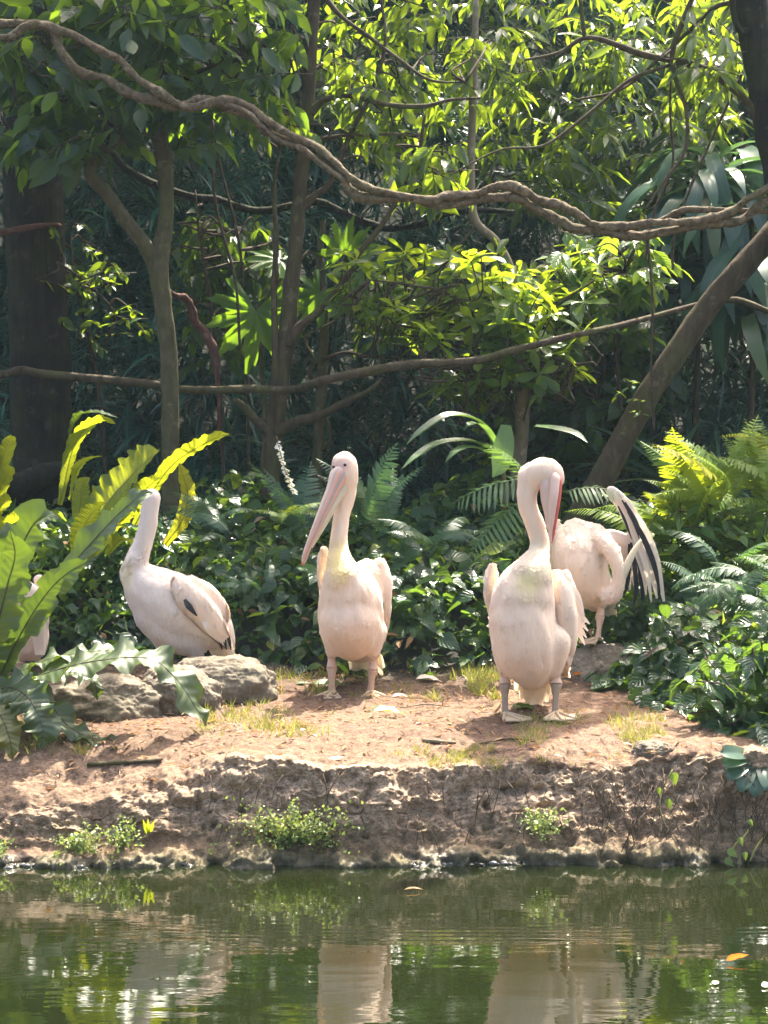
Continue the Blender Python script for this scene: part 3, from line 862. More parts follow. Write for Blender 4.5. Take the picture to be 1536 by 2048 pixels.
# upper right tree
t7 = root_of('corner_tree', 'dark furrowed trunk at the upper edge of the view with a glossy sunlit crown', 'tree', 1560, 1000, 10.4)
an7 = [limb(t7, 'trunk', [(1640, 1100, 10.4, 84), (1610, 700, 10.4, 80), (1575, 420, 10.4, 76), (1545, 250, 10.4, 74), (1515, 80, 10.4, 68), (1490, -80, 10.4, 66), (1450, -500, 10.4, 60), (1400, -1100, 10.5, 50)], M['bark_dark'], 24, 12, .09, 30, 12),
       limb(t7, 'branch', [(1530, 270, 10.4, 24), (1500, 210, 10.38, 17), (1450, 165, 10.35, 15), (1390, 130, 10.33, 15), (1290, 110, 10.3, 14), (1180, 75, 10.25, 10), (1120, 105, 10.25, 8), (1050, 120, 10.2, 5)], M['bark_brown'], 12, 8, .12, 31),
       limb(t7, 'branch', [(1500, 60, 10.35, 16), (1478, 60, 10.3, 12), (1466, 20, 10.3, 12), (1462, -60, 10.3, 12)], M['bark_dark'], 10, 6, .1, 32),
       limb(t7, 'branch', [(1400, -40, 10.3, 10), (1358, 60, 10.28, 11), (1345, 105, 10.27, 11), (1352, 160, 10.27, 9), (1372, 220, 10.25, 8), (1370, 300, 10.25, 7), (1330, 360, 10.2, 6), (1290, 420, 10.2, 4)], M['bark_brown'], 8, 8, .15, 33),
       limb(t7, 'branch', [(1500, 10, 10.4, 12), (1440, 10, 10.35, 10), (1380, 60, 10.33, 9), (1310, 125, 10.3, 8), (1240, 180, 10.3, 6), (1150, 200, 10.3, 4)], M['bark_brown'], 8, 8, .12, 34),
       limb(t7, 'branch', [(1170, 80, 10.25, 9), (1160, 0, 10.25, 8), (1150, -60, 10.25, 8)], M['bark_brown'], 8, 5, .12, 35),
       limb(t7, 'branch', [(1340, 130, 10.3, 8), (1260, 160, 10.25, 8), (1180, 225, 10.22, 7), (1090, 290, 10.2, 6), (1000, 300, 10.2, 4), (900, 350, 10.2, 3)], M['bark_brown'], 8, 8, .12, 36)]
an7 = np.vstack(an7)
a = sprays([(960, -40), (1500, -40), (1480, 180), (1400, 420), (1180, 440), (1000, 400), (960, 200)], 12.1, 13.7, 320, 8, .175, .34, .55, an7, .8, .2)
b = sprays([(1340, -40), (1500, -40), (1490, 160), (1380, 140)], 10.2, 10.6, 22, 8, .16, .34, .8, an7, .5)
foliage(t7, 'lance', *[np.concatenate([q[i] for q in (a, b)]) for i in range(4)], M['lance'])
twigs_obj(t7, a[4] + b[4])

# light shrub by the dark trunk and mid shrubs
sh = root_of('thin_shrub', 'sparse thin shrub with small pointed leaves beside the thick dark trunk', 'shrub', 215, 1000, 11.8)
an = limb(sh, 'stem', [(215, 1030, 11.8, 10), (200, 800, 11.8, 9), (170, 640, 11.7, 8), (150, 560, 11.6, 7), (140, 470, 11.6, 5), (155, 430, 11.6, 3)], M['twig'], 8, 6, .1, 40)
an = np.vstack([an, limb(sh, 'stem', [(190, 720, 11.75, 7), (230, 640, 11.6, 6), (200, 590, 11.5, 5), (165, 560, 11.5, 4)], M['twig'], 8, 6, .1, 41)])
a = sprays([(95, 440), (190, 440), (300, 640), (280, 700), (110, 660)], 11.3, 11.8, 34, 6, .085, .22, .35, an, .7)
foliage(sh, 'ovate', *a[:4], M['mid']); twigs_obj(sh, a[4])
sh = root_of('climbing_shrub', 'tangled climbing shrub of drooping dark leaves between the two brown trunks', 'shrub', 450, 1000, 11.7)
an = limb(sh, 'stem', [(450, 1020, 11.7, 9), (440, 800, 11.7, 9), (432, 700, 11.6, 9), (420, 600, 11.6, 8), (400, 480, 11.6, 6), (390, 380, 11.6, 4)], M['twig'], 8, 6, .1, 42)
an = np.vstack([an, limb(sh, 'stem', [(500, 1000, 11.7, 7), (490, 700, 11.6, 7), (480, 500, 11.5, 6), (440, 330, 11.5, 5), (425, 240, 11.5, 4)], M['twig'], 8, 6, .1, 43)])
a = sprays([(365, 430), (540, 440), (550, 620), (500, 720), (400, 720), (370, 560)], 11.9, 12.5, 80, 7, .13, .28, .8, an, .5)
foliage(sh, 'ovate_b', *a[:4], M['broad']); twigs_obj(sh, a[4])
sh = root_of('evergreen_shrub', 'dense dark shrub with heart shaped leaves below the whorled tree', 'shrub', 1200, 960, 11.8)
an = limb(sh, 'stem', [(1200, 990, 11.8, 12), (1190, 850, 11.8, 11), (1210, 700, 11.8, 9), (1190, 560, 11.7, 6)], M['twig'], 8, 6, .1, 44)
a = sprays([(1060, 620), (1290, 540), (1345, 700), (1270, 900), (1090, 960), (960, 960), (1000, 800)], 11.4, 12.4, 190, 7, .13, .3, .6, an, .6)
foliage(sh, 'cordate', *a[:4], M['cover']); twigs_obj(sh, a[4])
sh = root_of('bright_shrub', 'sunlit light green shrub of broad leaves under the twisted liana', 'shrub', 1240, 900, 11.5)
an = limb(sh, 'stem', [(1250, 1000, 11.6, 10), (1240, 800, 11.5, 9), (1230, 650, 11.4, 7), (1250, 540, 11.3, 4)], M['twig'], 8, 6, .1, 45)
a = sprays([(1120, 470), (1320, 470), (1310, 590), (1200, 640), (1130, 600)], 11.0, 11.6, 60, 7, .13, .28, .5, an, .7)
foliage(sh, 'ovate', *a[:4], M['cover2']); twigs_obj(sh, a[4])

# ------------------------------------------------------------------ lianas
v1 = root_of('twisted_liana', 'thick twisted pale brown liana looping across the whole view above the pelicans', 'vine', 768, 400, 10.25)


def strand(lst, D, wpx, seed, dz=0.0, mat='vine', parent=None):
    n = len(lst)
    limb(parent or v1, 'strand', [(x, y, D + dz * math.sin(i * 1.9 + seed), .84 * wpx * (1 + .16 * math.sin(i * 2.3 + seed))) for i, (x, y) in enumerate(lst)], M[mat], 16, 12, .26, seed, 26)


strand([(-60, 50), (0, 48), (50, 48), (105, 58), (118, 95), (135, 120), (165, 147), (210, 157), (260, 187), (320, 205), (350, 215), (400, 200), (435, 205), (465, 220), (500, 231), (540, 266), (590, 287), (630, 312), (680, 346), (708, 390), (768, 398), (818, 395), (868, 408), (918, 407), (968, 398), (1028, 395), (1068, 416), (1108, 436), (1148, 456), (1193, 460), (1268, 473), (1318, 466), (1393, 451), (1438, 445), (1483, 441), (1518, 410), (1560, 392)], 10.25, 22, 1, .02)
strand([(-60, 62), (10, 75), (60, 50), (105, 57), (150, 72), (200, 100), (240, 122), (275, 157), (320, 185), (350, 206), (380, 215), (435, 203), (465, 200), (500, 217), (530, 240), (585, 272), (625, 292), (665, 320), (700, 355), (735, 376), (768, 384), (858, 402), (893, 392), (953, 388), (1003, 370), (1048, 382), (1078, 400), (1118, 410), (1158, 430), (1188, 450), (1248, 452), (1328, 444), (1393, 442), (1458, 425), (1493, 400), (1536, 380), (1600, 360)], 10.22, 20, 2, .025)
strand([(1300, 452), (1318, 442), (1368, 421), (1443, 420), (1536, 424), (1620, 430)], 10.3, 14, 3)
strand([(430, 205), (490, 222), (520, 250), (560, 282), (600, 296), (645, 330), (690, 362)], 10.2, 13, 4)
v2 = root_of('smooth_liana', 'long smooth dark liana running level behind the trunks just above the pelicans heads', 'vine', 760, 740, 10.5)
limb(v2, 'strand', [(-120, 765, 11.0, 16), (0, 750, 11.1, 16), (45, 740, 11.1, 17), (90, 748, 11.1, 16), (220, 760, 11.1, 18), (300, 768, 11.1, 18), (345, 778, 11.12, 18), (420, 780, 11.0, 16), (500, 778, 10.95, 17), (580, 780, 10.9, 16), (650, 760, 10.5, 18), (760, 738, 10.5, 19), (830, 728, 10.5, 18), (900, 725, 10.5, 16), (970, 718, 10.5, 16), (1020, 702, 10.5, 15), (1080, 688, 10.5, 14), (1150, 670, 10.5, 13), (1220, 655, 10.62, 11), (1300, 635, 10.8, 11), (1400, 608, 10.95, 10), (1465, 600, 10.9, 12), (1500, 608, 10.85, 13), (1560, 630, 10.8, 12), (1700, 660, 10.8, 12)], M['bark_brown'], 14, 8, .12, 50, 16)
v3 = root_of('dark_liana', 'thin dark shaded liana sagging behind the forked tree', 'vine', 560, 410, 11.8)
limb(v3, 'strand', [(150, 260, 11.6, 12), (220, 305, 11.6, 14), (255, 340, 11.6, 16), (300, 365, 11.65, 17), (380, 393, 11.7, 16), (430, 398, 11.75, 15), (480, 415, 11.8, 16), (530, 422, 11.8, 15), (590, 410, 11.8, 15), (640, 405, 11.8, 15), (700, 432, 11.8, 16), (750, 452, 11.8, 17), (800, 455, 11.8, 15), (850, 445, 11.7, 14), (900, 425, 11.6, 14), (960, 420, 11.6, 12), (1030, 425, 11.6, 9)], M['bark_dark'], 12, 8, .15, 51, 16)
v4 = root_of('red_vine', 'dead reddish brown vine stem hanging between the forked tree and the lobed leaf', 'vine', 430, 700, 11.3)
limb(v4, 'strand', [(330, 575, 11.0, 6), (350, 590, 11.1, 11), (375, 600, 11.2, 16), (390, 640, 11.3, 17), (412, 670, 11.3, 17), (428, 700, 11.3, 18), (432, 740, 11.3, 14), (438, 800, 11.3, 9), (436, 880, 11.3, 7)], M['red_stem'], 10, 8, .35, 52, 26)
for i, (lst, lab) in enumerate([([(395, 60), (420, 220), (430, 400), (470, 560), (480, 700)], 'thin dark hanging stem in front of the narrow leaved wall beside the forked tree'),
                                ([(1345, 90), (1340, 220), (1345, 330), (1310, 420), (1290, 520)], 'thin grey aerial root hanging below the corner tree branch'),
                                ([(1290, 430), (1305, 600), (1302, 720), (1308, 860)], 'thin pale aerial root hanging in front of the strap leaves'),
                                ([(1540, 30), (1400, 330), (1350, 470), (1345, 540)], 'thin dry stem slanting down through the strap leaves to the twisted liana')]):
    r = root_of('hanging_stem', lab, 'vine', lst[-1][0], lst[-1][1], 11.2, 'thin hanging stems')
    limb(r, 'stem', [(x, y, 11.2 - .6 * (i > 0), 5 if i else 6) for x, y in lst], M['twig'], 6, 8, .15, 60 + i)

# ------------------------------------------------------------------ lobed leaves (papaya like)
V, Qd, Tr, U = palmate()
lobed = mesh('lobed_leaf', V, [Qd, Tr], M['papaya'], U, {'rnd': np.zeros(len(V))})
pa = root_of('lobed_plant', 'plant with huge deeply lobed leaves glowing yellow green between the brown trunks', 'plant', 540, 900, 11.6)
limb(pa, 'stem', [(530, 960, 11.6, 12), (528, 800, 11.6, 11), (522, 700, 11.5, 10), (540, 590, 11.5, 9), (620, 500, 11.5, 7)], M['bark_olive'], 8, 6, .08, 53)
for (x, y, D, R, dx, dz, n) in [(512, 622, 11.3, 125, -.12, -1, (0.1, -.95, .25)), (715, 545, 11.35, 85, .5, -.35, (0, -.75, .65)), (640, 585, 11.4, 80, -.4, -.6, (-.1, -.8, .5)),
                               (560, 520, 11.5, 75, -.6, .1, (0, -.6, .8)), (770, 590, 11.4, 70, .7, -.5, (.1, -.8, .5)), (690, 505, 11.5, 75, .1, .6, (0, -.7, .7))]:
    d_ = unit(np.array([dx, -.1, dz])); n_ = np.array(n)
    r_, d_, n_ = basis(d_, n_)
    s_ = R * (D + OFF) / FPX; p_ = P(x, y, D + OFF)
    mw = Matrix(((r_[0] * s_, d_[0] * s_, n_[0] * s_, p_[0]), (r_[1] * s_, d_[1] * s_, n_[1] * s_, p_[1]), (r_[2] * s_, d_[2] * s_, n_[2] * s_, p_[2]), (0, 0, 0, 1)))
    link('leaf', lobed, pa, mw)
    tube_obj('leaf_stalk', np.array([p_, p_ + [.02, .05, .03], P(528 + (x - 528) * .3, y + 90, 11.55 + OFF)]), [.004, .005, .006], M['bark_olive'], pa, sides=6, per=4)

# ------------------------------------------------------------------ narrow leaved wall behind everything
def wall():
    n = 5600
    px = rng.uniform(-700, 2250, n); zz = 1.2 + 5.8 * rng.random(n) ** 1.15
    y = 13.9 + 0.38 * np.clip(zz - 1.4, -1.6, 9) + fbm(np.column_stack([px / 200, zz * 1.2, 0 * px]), 1, 3, 21) * .8 + rng.uniform(0, .5, n)
    x = (px - 768) * y / FPX
    c = np.column_stack([x, y, zz])
    per = 20
    ax = unit(np.column_stack([rng.normal(0, .45, n), np.full(n, -.75), rng.normal(.55, .4, n)]))
    pos = np.repeat(c, per, 0); A = np.repeat(ax, per, 0)
    d = unit(A * .7 + rng.normal(0, .62, (n * per, 3)) + [0, -.1, .15])
    nn = unit(np.array([0, 0, 1.0]) + rng.normal(0, .25, (n * per, 3)) + np.array([0, -.25, 0]))
    L = .33 * (0.55 + .7 * rng.random(n * per)) * np.repeat(.75 + .5 * rng.random(n), per)
    h = n * per // 2
    tag(link('narrow_foliage', scatter_mesh('narrow_foliage', 'needle_b', pos[:h], d[:h], nn[:h], L[:h], M['needle'])), 'wall of drooping narrow dark leaves closing the view', kind='stuff')
    tag(link('narrow_foliage', scatter_mesh('narrow_foliage', 'needle', pos[h:], d[h:], nn[h:], L[h:] * .9, M['needle'])), 'wall of drooping narrow dark leaves closing the view', kind='stuff')


wall()


# ------------------------------------------------------------------ strap leaved plants
def strap_plant(label, px, py, D, n, L, tall, group='strap leaved plants at the edge of the wood', elev=(.1, 1.2), seed=0, tm='strap_b', mat='strap', face=0.0):
    r = root_of('strap_plant', label, 'plant', px, py, D, group)
    base = P(px, py, D + OFF)
    top = base + np.array([0, 0, tall])
    if tall > .1:
        tube_obj('stem', np.array([base - [0, 0, .4], base * .5 + top * .5 + [.02, 0, 0], top]), [.022, .02, .016], M['bark_brown'], r, sides=8, per=5, wob=.1)
    rs = np.random.default_rng(seed)
    a = np.arange(n) * 2.4 + rs.random(n) * .6
    el = rs.uniform(elev[0], elev[1], n)
    d = unit(np.column_stack([np.cos(a), np.sin(a) * .9 - face, np.tan(el * .9)]))
    pos = top + np.column_stack([d[:, 0] * .02, d[:, 1] * .02, rs.uniform(-.75, .05, n) * min(1, tall)])
    nn = unit(np.array([0, 0, 1.0]) + rs.normal(0, .18, (n, 3)) - d * .2)
    leaf_objs(r, tm, pos, d, nn, L * rs.uniform(.7, 1.2, n), M[mat])


for i, (px, py, D, n, L, tall, lab) in enumerate([
        (1390, 760, 11.9, 26, .95, 1.3, 'tall strap leaved plant with long hanging dark blades below the lianas'),
        (1500, 800, 11.6, 26, .95, 1.25, 'strap leaved plant at the edge of the view with blades hanging past the leaning trunk'),
        (1480, 560, 12.4, 24, 1.0, 1.0, 'strap leaved plant half hidden behind the twisted liana'),
        (1290, 800, 12.6, 24, .85, 1.2, 'strap leaved plant in deep shade behind the leaning trunk'),
        (1420, 470, 11.9, 20, .9, .55, 'pale sunlit strap leaved plant above the twisted liana'),
        (1620, 640, 12.2, 24, 1.0, 1.0, 'outermost strap leaved plant beyond the leaning trunk')]):
    strap_plant(lab, px, py, D + .3, int(n * 1.9), L * .86, tall * .95, seed=100 + i, tm='strap_c', elev=(-.5, 1.0), face=.35)
strap_plant('low rosette of broad upright strap leaves behind the sunlit fern', 1345, 985, 11.3, 22, .52, .05, elev=(.35, 1.35), seed=120, tm='strap', mat='strap')
strap_plant('low dark rosette of strap leaves close behind the leaning trunk', 1225, 960, 11.7, 16, .45, .05, elev=(.3, 1.3), seed=121, tm='strap', mat='strap')

OFF = 0.0
# ------------------------------------------------------------------ palm seedlings
def blade(parent, lst, wpx, face, mat, name='blade', **k):
    pts = np.array([P(*q) for q in lst])
    n = len(lst)
    D = lst[0][2]
    w_ = np.array([(wpx * (math.sin(math.pi * (0.12 + 0.86 * i / (n - 1))) ** .7)) * D / FPX for i in range(n)])
    w_[-1] = .003
    return link(name, frond_mesh(name, pts, w_, face, mat, **k), parent)


pl = root_of('palm_seedling', 'palm seedling with long pale arching blades behind the pelican preening its neck', 'palm', 1010, 960, 11.0)
tube_obj('stem', np.array([P(1010, 1020, 11), P(1008, 960, 11), P(1000, 880, 11)]), [.012, .012, .008], M['bark_olive'], pl, sides=8)
blade(pl, [(1005, 900, 11, 0), (960, 845, 10.9, 0), (900, 832, 10.8, 0), (845, 862, 10.7, 0), (812, 890, 10.65, 0)], 26, (0, -.3, 1), M['palm'], fold=.4)
blade(pl, [(1000, 910, 11, 0), (945, 884, 10.85, 0), (880, 888, 10.7, 0), (835, 912, 10.6, 0), (803, 938, 10.55, 0)], 24, (0, -.3, 1), M['palm'], fold=.4)
blade(pl, [(990, 915, 10.9, 0), (950, 896, 10.8, 0), (915, 902, 10.7, 0), (890, 925, 10.65, 0)], 26, (0, -.2, 1), M['palm'], fold=.3)
blade(pl, [(1000, 920, 11, 0), (985, 880, 10.9, 0), (960, 850, 10.8, 0), (940, 850, 10.7, 0), (925, 862, 10.7, 0)], 24, (0, -.3, 1), M['palm'], fold=.3)
blade(pl, [(1012, 850, 10.8, 0), (1008, 890, 10.78, 0), (1000, 930, 10.76, 0), (985, 955, 10.74, 0)], 42, (0, -1, .2), M['palm'], fold=.2)
blade(pl, [(1070, 852, 10.9, 0), (1110, 858, 10.8, 0), (1150, 868, 10.75, 0), (1175, 885, 10.7, 0)], 24, (0, -.4, 1), M['palm'], fold=.3)


def fronds(parent, tm, spec, mat, name='frond'):
    """spec: (px, py, D, length_m, dirx, diry, dirz)"""
    pos = np.array([P(s[0], s[1], s[2]) for s in spec]); d = np.array([s[4:7] for s in spec]); L = np.array([s[3] for s in spec])
    n = unit(np.array([0, -.35, 1.0]) + rng.normal(0, .15, (len(spec), 3)))
    leaf_objs(parent, tm, pos, d, n, L, mat, name)


pf = root_of('palm_seedling', 'small palm with a striped feather shaped frond beside the preening pelican neck', 'palm', 1030, 1010, 10.5)
fronds(pf, 'pinnate', [(1050, 955, 10.5, .42, -.9, -.1, -.05), (1040, 1000, 10.5, .40, -.8, -.3, -.5), (1060, 960, 10.6, .35, -.3, -.2, .5), (1130, 985, 10.6, .32, .8, -.2, .25)], M['palm'])


# ------------------------------------------------------------------ ferns
def fern_clump(label, px, py, D, n, L, mat, tms=('fern_a', 'fern_b'), up=(.5, 1.6), lean=(0, -.3), group='sword ferns in the undergrowth', name='sword_fern', spread=12):
    r = root_of(name, label, 'fern', px, py, D, group)
    for k in range(n):
        a = rng.random() * 6.28
        d = (math.cos(a) + lean[0], math.sin(a) * .8 + lean[1], rng.uniform(*up))
        fronds(r, tms[k % len(tms)], [(px + rng.normal(0, spread), py + rng.normal(0, spread * .6), D + rng.normal(0, .08), L * rng.uniform(.7, 1.15), *d)], mat)


fern_clump('upright sword fern standing against the dark gap beside the centre pelican neck', 752, 1060, 11.0, 8, .46, M['fern_dark'], ('fern_c', 'fern_a'), (1.6, 3.5))
fern_clump('narrow sword fern between the sapling and the brown trunk', 612, 1060, 11.2, 7, .42, M['fern_dark'], ('fern_c', 'fern_a'), (1.4, 3))
fern_clump('sunlit yellow green fern frond tuft at the foot of the brown trunk', 560, 1030, 10.9, 5, .30, M['fern'], ('fern_b', 'fern_a'), (.5, 1.2))
fern_clump('dark fern low in the leaves behind the pelican on the rock', 440, 1060, 11.0, 8, .36, M['fern_dark'])
fern_clump('small fern among heart shaped leaves by the gap between two pelicans', 850, 1090, 10.7, 8, .36, M['fern_dark'])
fern_clump('small pale fern in the leaves beside the pelican tail on the rock', 500, 1180, 10.6, 6, .22, M['fern_dark'])
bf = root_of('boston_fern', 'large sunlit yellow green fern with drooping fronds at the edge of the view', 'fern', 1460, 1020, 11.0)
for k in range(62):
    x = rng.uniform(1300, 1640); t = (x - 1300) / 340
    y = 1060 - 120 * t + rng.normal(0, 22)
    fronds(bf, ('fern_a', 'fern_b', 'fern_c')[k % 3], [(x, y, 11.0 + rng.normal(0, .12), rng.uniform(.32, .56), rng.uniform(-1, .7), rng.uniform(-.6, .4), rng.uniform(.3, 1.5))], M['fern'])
bf = root_of('sword_fern', 'dark green drooping fern above the low leaves at the edge of the view', 'fern', 1500, 1200, 9.7, 'sword ferns in the undergrowth')
for k in range(26):
    fronds(bf, ('fern_a', 'fern_b')[k % 2], [(rng.uniform(1420, 1600), rng.uniform(1120, 1240), 9.8 + rng.normal(0, .12), rng.uniform(.28, .42), rng.uniform(-1, .6), rng.uniform(-.8, .2), rng.uniform(.1, .9))], M['fern_dark'])


# ------------------------------------------------------------------ bird's nest ferns
def nest(parent, lst, wpx, face, mat, seed, wend=None, **k):
    pts = np.array([P(*q) for q in lst]); n = len(lst)
    D = lst[0][2]
    s = np.array([.35, .75, 1, 1, .95, .85, .7, .4])
    w_ = np.interp(np.linspace(0, 1, n), np.linspace(0, 1, 8), s) * wpx * D / FPX
    w_[-1] = .006
    o = link('frond', frond_mesh('frond', pts, w_, face, mat, seed=seed, rows=64, cols=9, **k), parent)
    r_ = np.linspace(.0052, .0014, n) * (wpx / 100) ** .5
    v, q, t, u = tube(pts - unit(np.asarray(face, float)) * .001, r_, 7, 8)
    link('midrib', mesh('midrib', v, [q, t], M['bark_brown'] if mat is M['nest'] else M['grass'], u), o)
    return o


na = root_of('bird_nest_fern', 'big bird nest fern with broad wavy fronds spilling over the boulders', 'fern', -20, 1370, 9.3)
k1 = dict(ripple=.10, fold=.15, freq=6, lobes=.5)
nest(na, [(-30, 1380, 9.3), (0, 1200, 9.25), (35, 1110, 9.2), (75, 1040, 9.15), (120, 1035, 9.0)], 104, (.25, -.9, .35), M['nest'], 1, **k1)
nest(na, [(-30, 1400, 9.3), (30, 1290, 9.2), (95, 1185, 9.15), (170, 1100, 9.1), (235, 1030, 9.05), (280, 992, 9.0), (305, 985, 9.0)], 70, (-.35, -.8, .5), M['nest'], 2, **k1)
nest(na, [(-20, 1400, 9.25), (30, 1290, 9.1), (80, 1205, 9.05), (130, 1150, 9.0), (200, 1110, 9.0)], 62, (.2, -.95, .1), M['nest'], 3, **k1)
nest(na, [(-40, 1390, 9.2), (-10, 1270, 9.0), (15, 1170, 8.95), (30, 1110, 8.9), (20, 1060, 8.8)], 84, (.2, -1, .2), M['nest'], 4, **k1)
nest(na, [(-60, 1380, 9.2), (-50, 1250, 9.1), (-40, 1150, 9.0), (-40, 1080, 8.95)], 90, (.4, -.9, .2), M['nest'], 41, **k1)
k2 = dict(ripple=.17, fold=.05, freq=7, lobes=.35)
nest(na, [(-20, 1390, 9.25), (40, 1345, 9.2), (100, 1318, 9.15), (170, 1305, 9.1), (240, 1302, 9.1), (300, 1318, 9.1), (318, 1345, 9.1)], 66, (0, -.30, 1), M['nest'], 5, **k2)
nest(na, [(-10, 1390, 9.2), (60, 1360, 9.1), (130, 1335, 9.0), (220, 1318, 8.97), (300, 1318, 8.95), (350, 1355, 8.95), (395, 1420, 8.95), (412, 1452, 8.97)], 96, (.15, -.45, .9), M['nest'], 6, **k2)
nest(na, [(-10, 1400, 9.1), (50, 1385, 9.0), (100, 1410, 8.95), (140, 1455, 8.92), (200, 1482, 8.9), (270, 1497, 8.88), (352, 1502, 8.87)], 70, (.1, -.35, .9), M['nest'], 7, **k2)
nest(na, [(-30, 1390, 9.1), (20, 1375, 8.95), (60, 1400, 8.85), (85, 1455, 8.8), (80, 1500, 8.8)], 92, (.2, -.8, .6), M['nest'], 8, **k2)
nest(na, [(-50, 1400, 9.1), (-30, 1400, 8.9), (0, 1430, 8.8), (20, 1480, 8.75), (25, 1520, 8.75)], 78, (.2, -.8, .6), M['nest'], 9, **k2)
nest(na, [(-20, 1395, 9.25), (60, 1365, 9.2), (140, 1345, 9.2), (185, 1360, 9.2), (195, 1400, 9.2)], 70, (0, -.3, 1), M['nest'], 10, **k2)

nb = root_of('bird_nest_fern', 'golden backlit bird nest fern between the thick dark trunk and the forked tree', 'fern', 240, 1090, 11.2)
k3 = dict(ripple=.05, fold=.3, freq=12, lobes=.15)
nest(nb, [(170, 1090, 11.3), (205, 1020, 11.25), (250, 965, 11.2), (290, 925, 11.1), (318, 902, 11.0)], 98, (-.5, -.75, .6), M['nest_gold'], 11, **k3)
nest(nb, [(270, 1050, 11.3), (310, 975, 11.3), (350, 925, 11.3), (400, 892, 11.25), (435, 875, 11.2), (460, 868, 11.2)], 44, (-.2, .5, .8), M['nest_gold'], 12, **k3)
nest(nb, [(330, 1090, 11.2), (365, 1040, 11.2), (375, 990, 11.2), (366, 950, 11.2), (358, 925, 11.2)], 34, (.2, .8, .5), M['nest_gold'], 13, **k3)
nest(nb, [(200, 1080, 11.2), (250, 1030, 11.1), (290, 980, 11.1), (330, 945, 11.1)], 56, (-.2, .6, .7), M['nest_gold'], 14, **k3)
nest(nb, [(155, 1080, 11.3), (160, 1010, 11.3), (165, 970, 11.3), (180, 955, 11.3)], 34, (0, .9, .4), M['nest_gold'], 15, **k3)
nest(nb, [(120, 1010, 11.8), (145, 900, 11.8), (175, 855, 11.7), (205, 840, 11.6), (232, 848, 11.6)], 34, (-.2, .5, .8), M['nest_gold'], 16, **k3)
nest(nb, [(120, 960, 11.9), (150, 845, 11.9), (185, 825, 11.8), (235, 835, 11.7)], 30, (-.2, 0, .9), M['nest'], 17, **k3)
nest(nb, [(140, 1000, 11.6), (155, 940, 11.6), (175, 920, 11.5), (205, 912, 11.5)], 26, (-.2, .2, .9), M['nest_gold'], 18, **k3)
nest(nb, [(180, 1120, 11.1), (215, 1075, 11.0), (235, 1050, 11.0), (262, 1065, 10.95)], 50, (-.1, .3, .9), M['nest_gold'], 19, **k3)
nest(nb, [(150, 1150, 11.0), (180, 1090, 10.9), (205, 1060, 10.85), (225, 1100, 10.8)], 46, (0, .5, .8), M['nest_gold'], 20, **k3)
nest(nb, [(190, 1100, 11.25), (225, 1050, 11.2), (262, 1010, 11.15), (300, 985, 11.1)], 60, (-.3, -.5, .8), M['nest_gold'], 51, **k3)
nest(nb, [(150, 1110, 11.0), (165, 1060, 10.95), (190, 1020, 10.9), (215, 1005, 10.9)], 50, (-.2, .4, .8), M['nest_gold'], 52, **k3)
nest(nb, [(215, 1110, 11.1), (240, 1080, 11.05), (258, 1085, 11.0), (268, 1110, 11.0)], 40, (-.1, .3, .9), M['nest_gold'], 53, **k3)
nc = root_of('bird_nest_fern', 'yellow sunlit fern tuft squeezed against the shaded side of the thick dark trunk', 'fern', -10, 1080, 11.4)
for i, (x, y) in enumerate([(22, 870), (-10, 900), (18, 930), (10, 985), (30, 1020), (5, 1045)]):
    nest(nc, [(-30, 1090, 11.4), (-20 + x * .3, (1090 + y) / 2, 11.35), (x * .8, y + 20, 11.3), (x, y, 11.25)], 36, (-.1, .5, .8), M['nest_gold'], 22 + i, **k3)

# white flower spike
fs = root_of('flower_spike', 'white flower spike hanging beside the brown trunk of the branching tree', 'flower', 560, 880, 10.9)
pts = np.array([P(553, 872, 10.9), P(562, 910, 10.85), P(574, 950, 10.83), P(590, 985, 10.82)])
tube_obj('stem', pts, [.003, .003, .0025, .002], M['bark_olive'], fs, sides=6)
sp = spline(pts, 12)
pos, dd, nn = [], [], []
for i in range(4, len(sp)):
    for s in range(2):
        pos.append(sp[i]); dd.append(unit(np.array([(-1) ** s * .8, -.5, -.3]) + rng.normal(0, .3, 3))); nn.append(rng.normal(0, 1, 3))
leaf_objs(fs, 'cordate', np.array(pos), np.array(dd), np.array(nn), rng.uniform(.016, .028, len(pos)), M['flower'], 'petal')

# ------------------------------------------------------------------ ground cover
YB = ([-400, 0, 300, 560, 640, 800, 950, 1150, 1200, 1300, 1400, 1470, 1536, 2000], [1330, 1305, 1318, 1335, 1345, 1348, 1345, 1335, 1362, 1402, 1440, 1472, 1490, 1530])


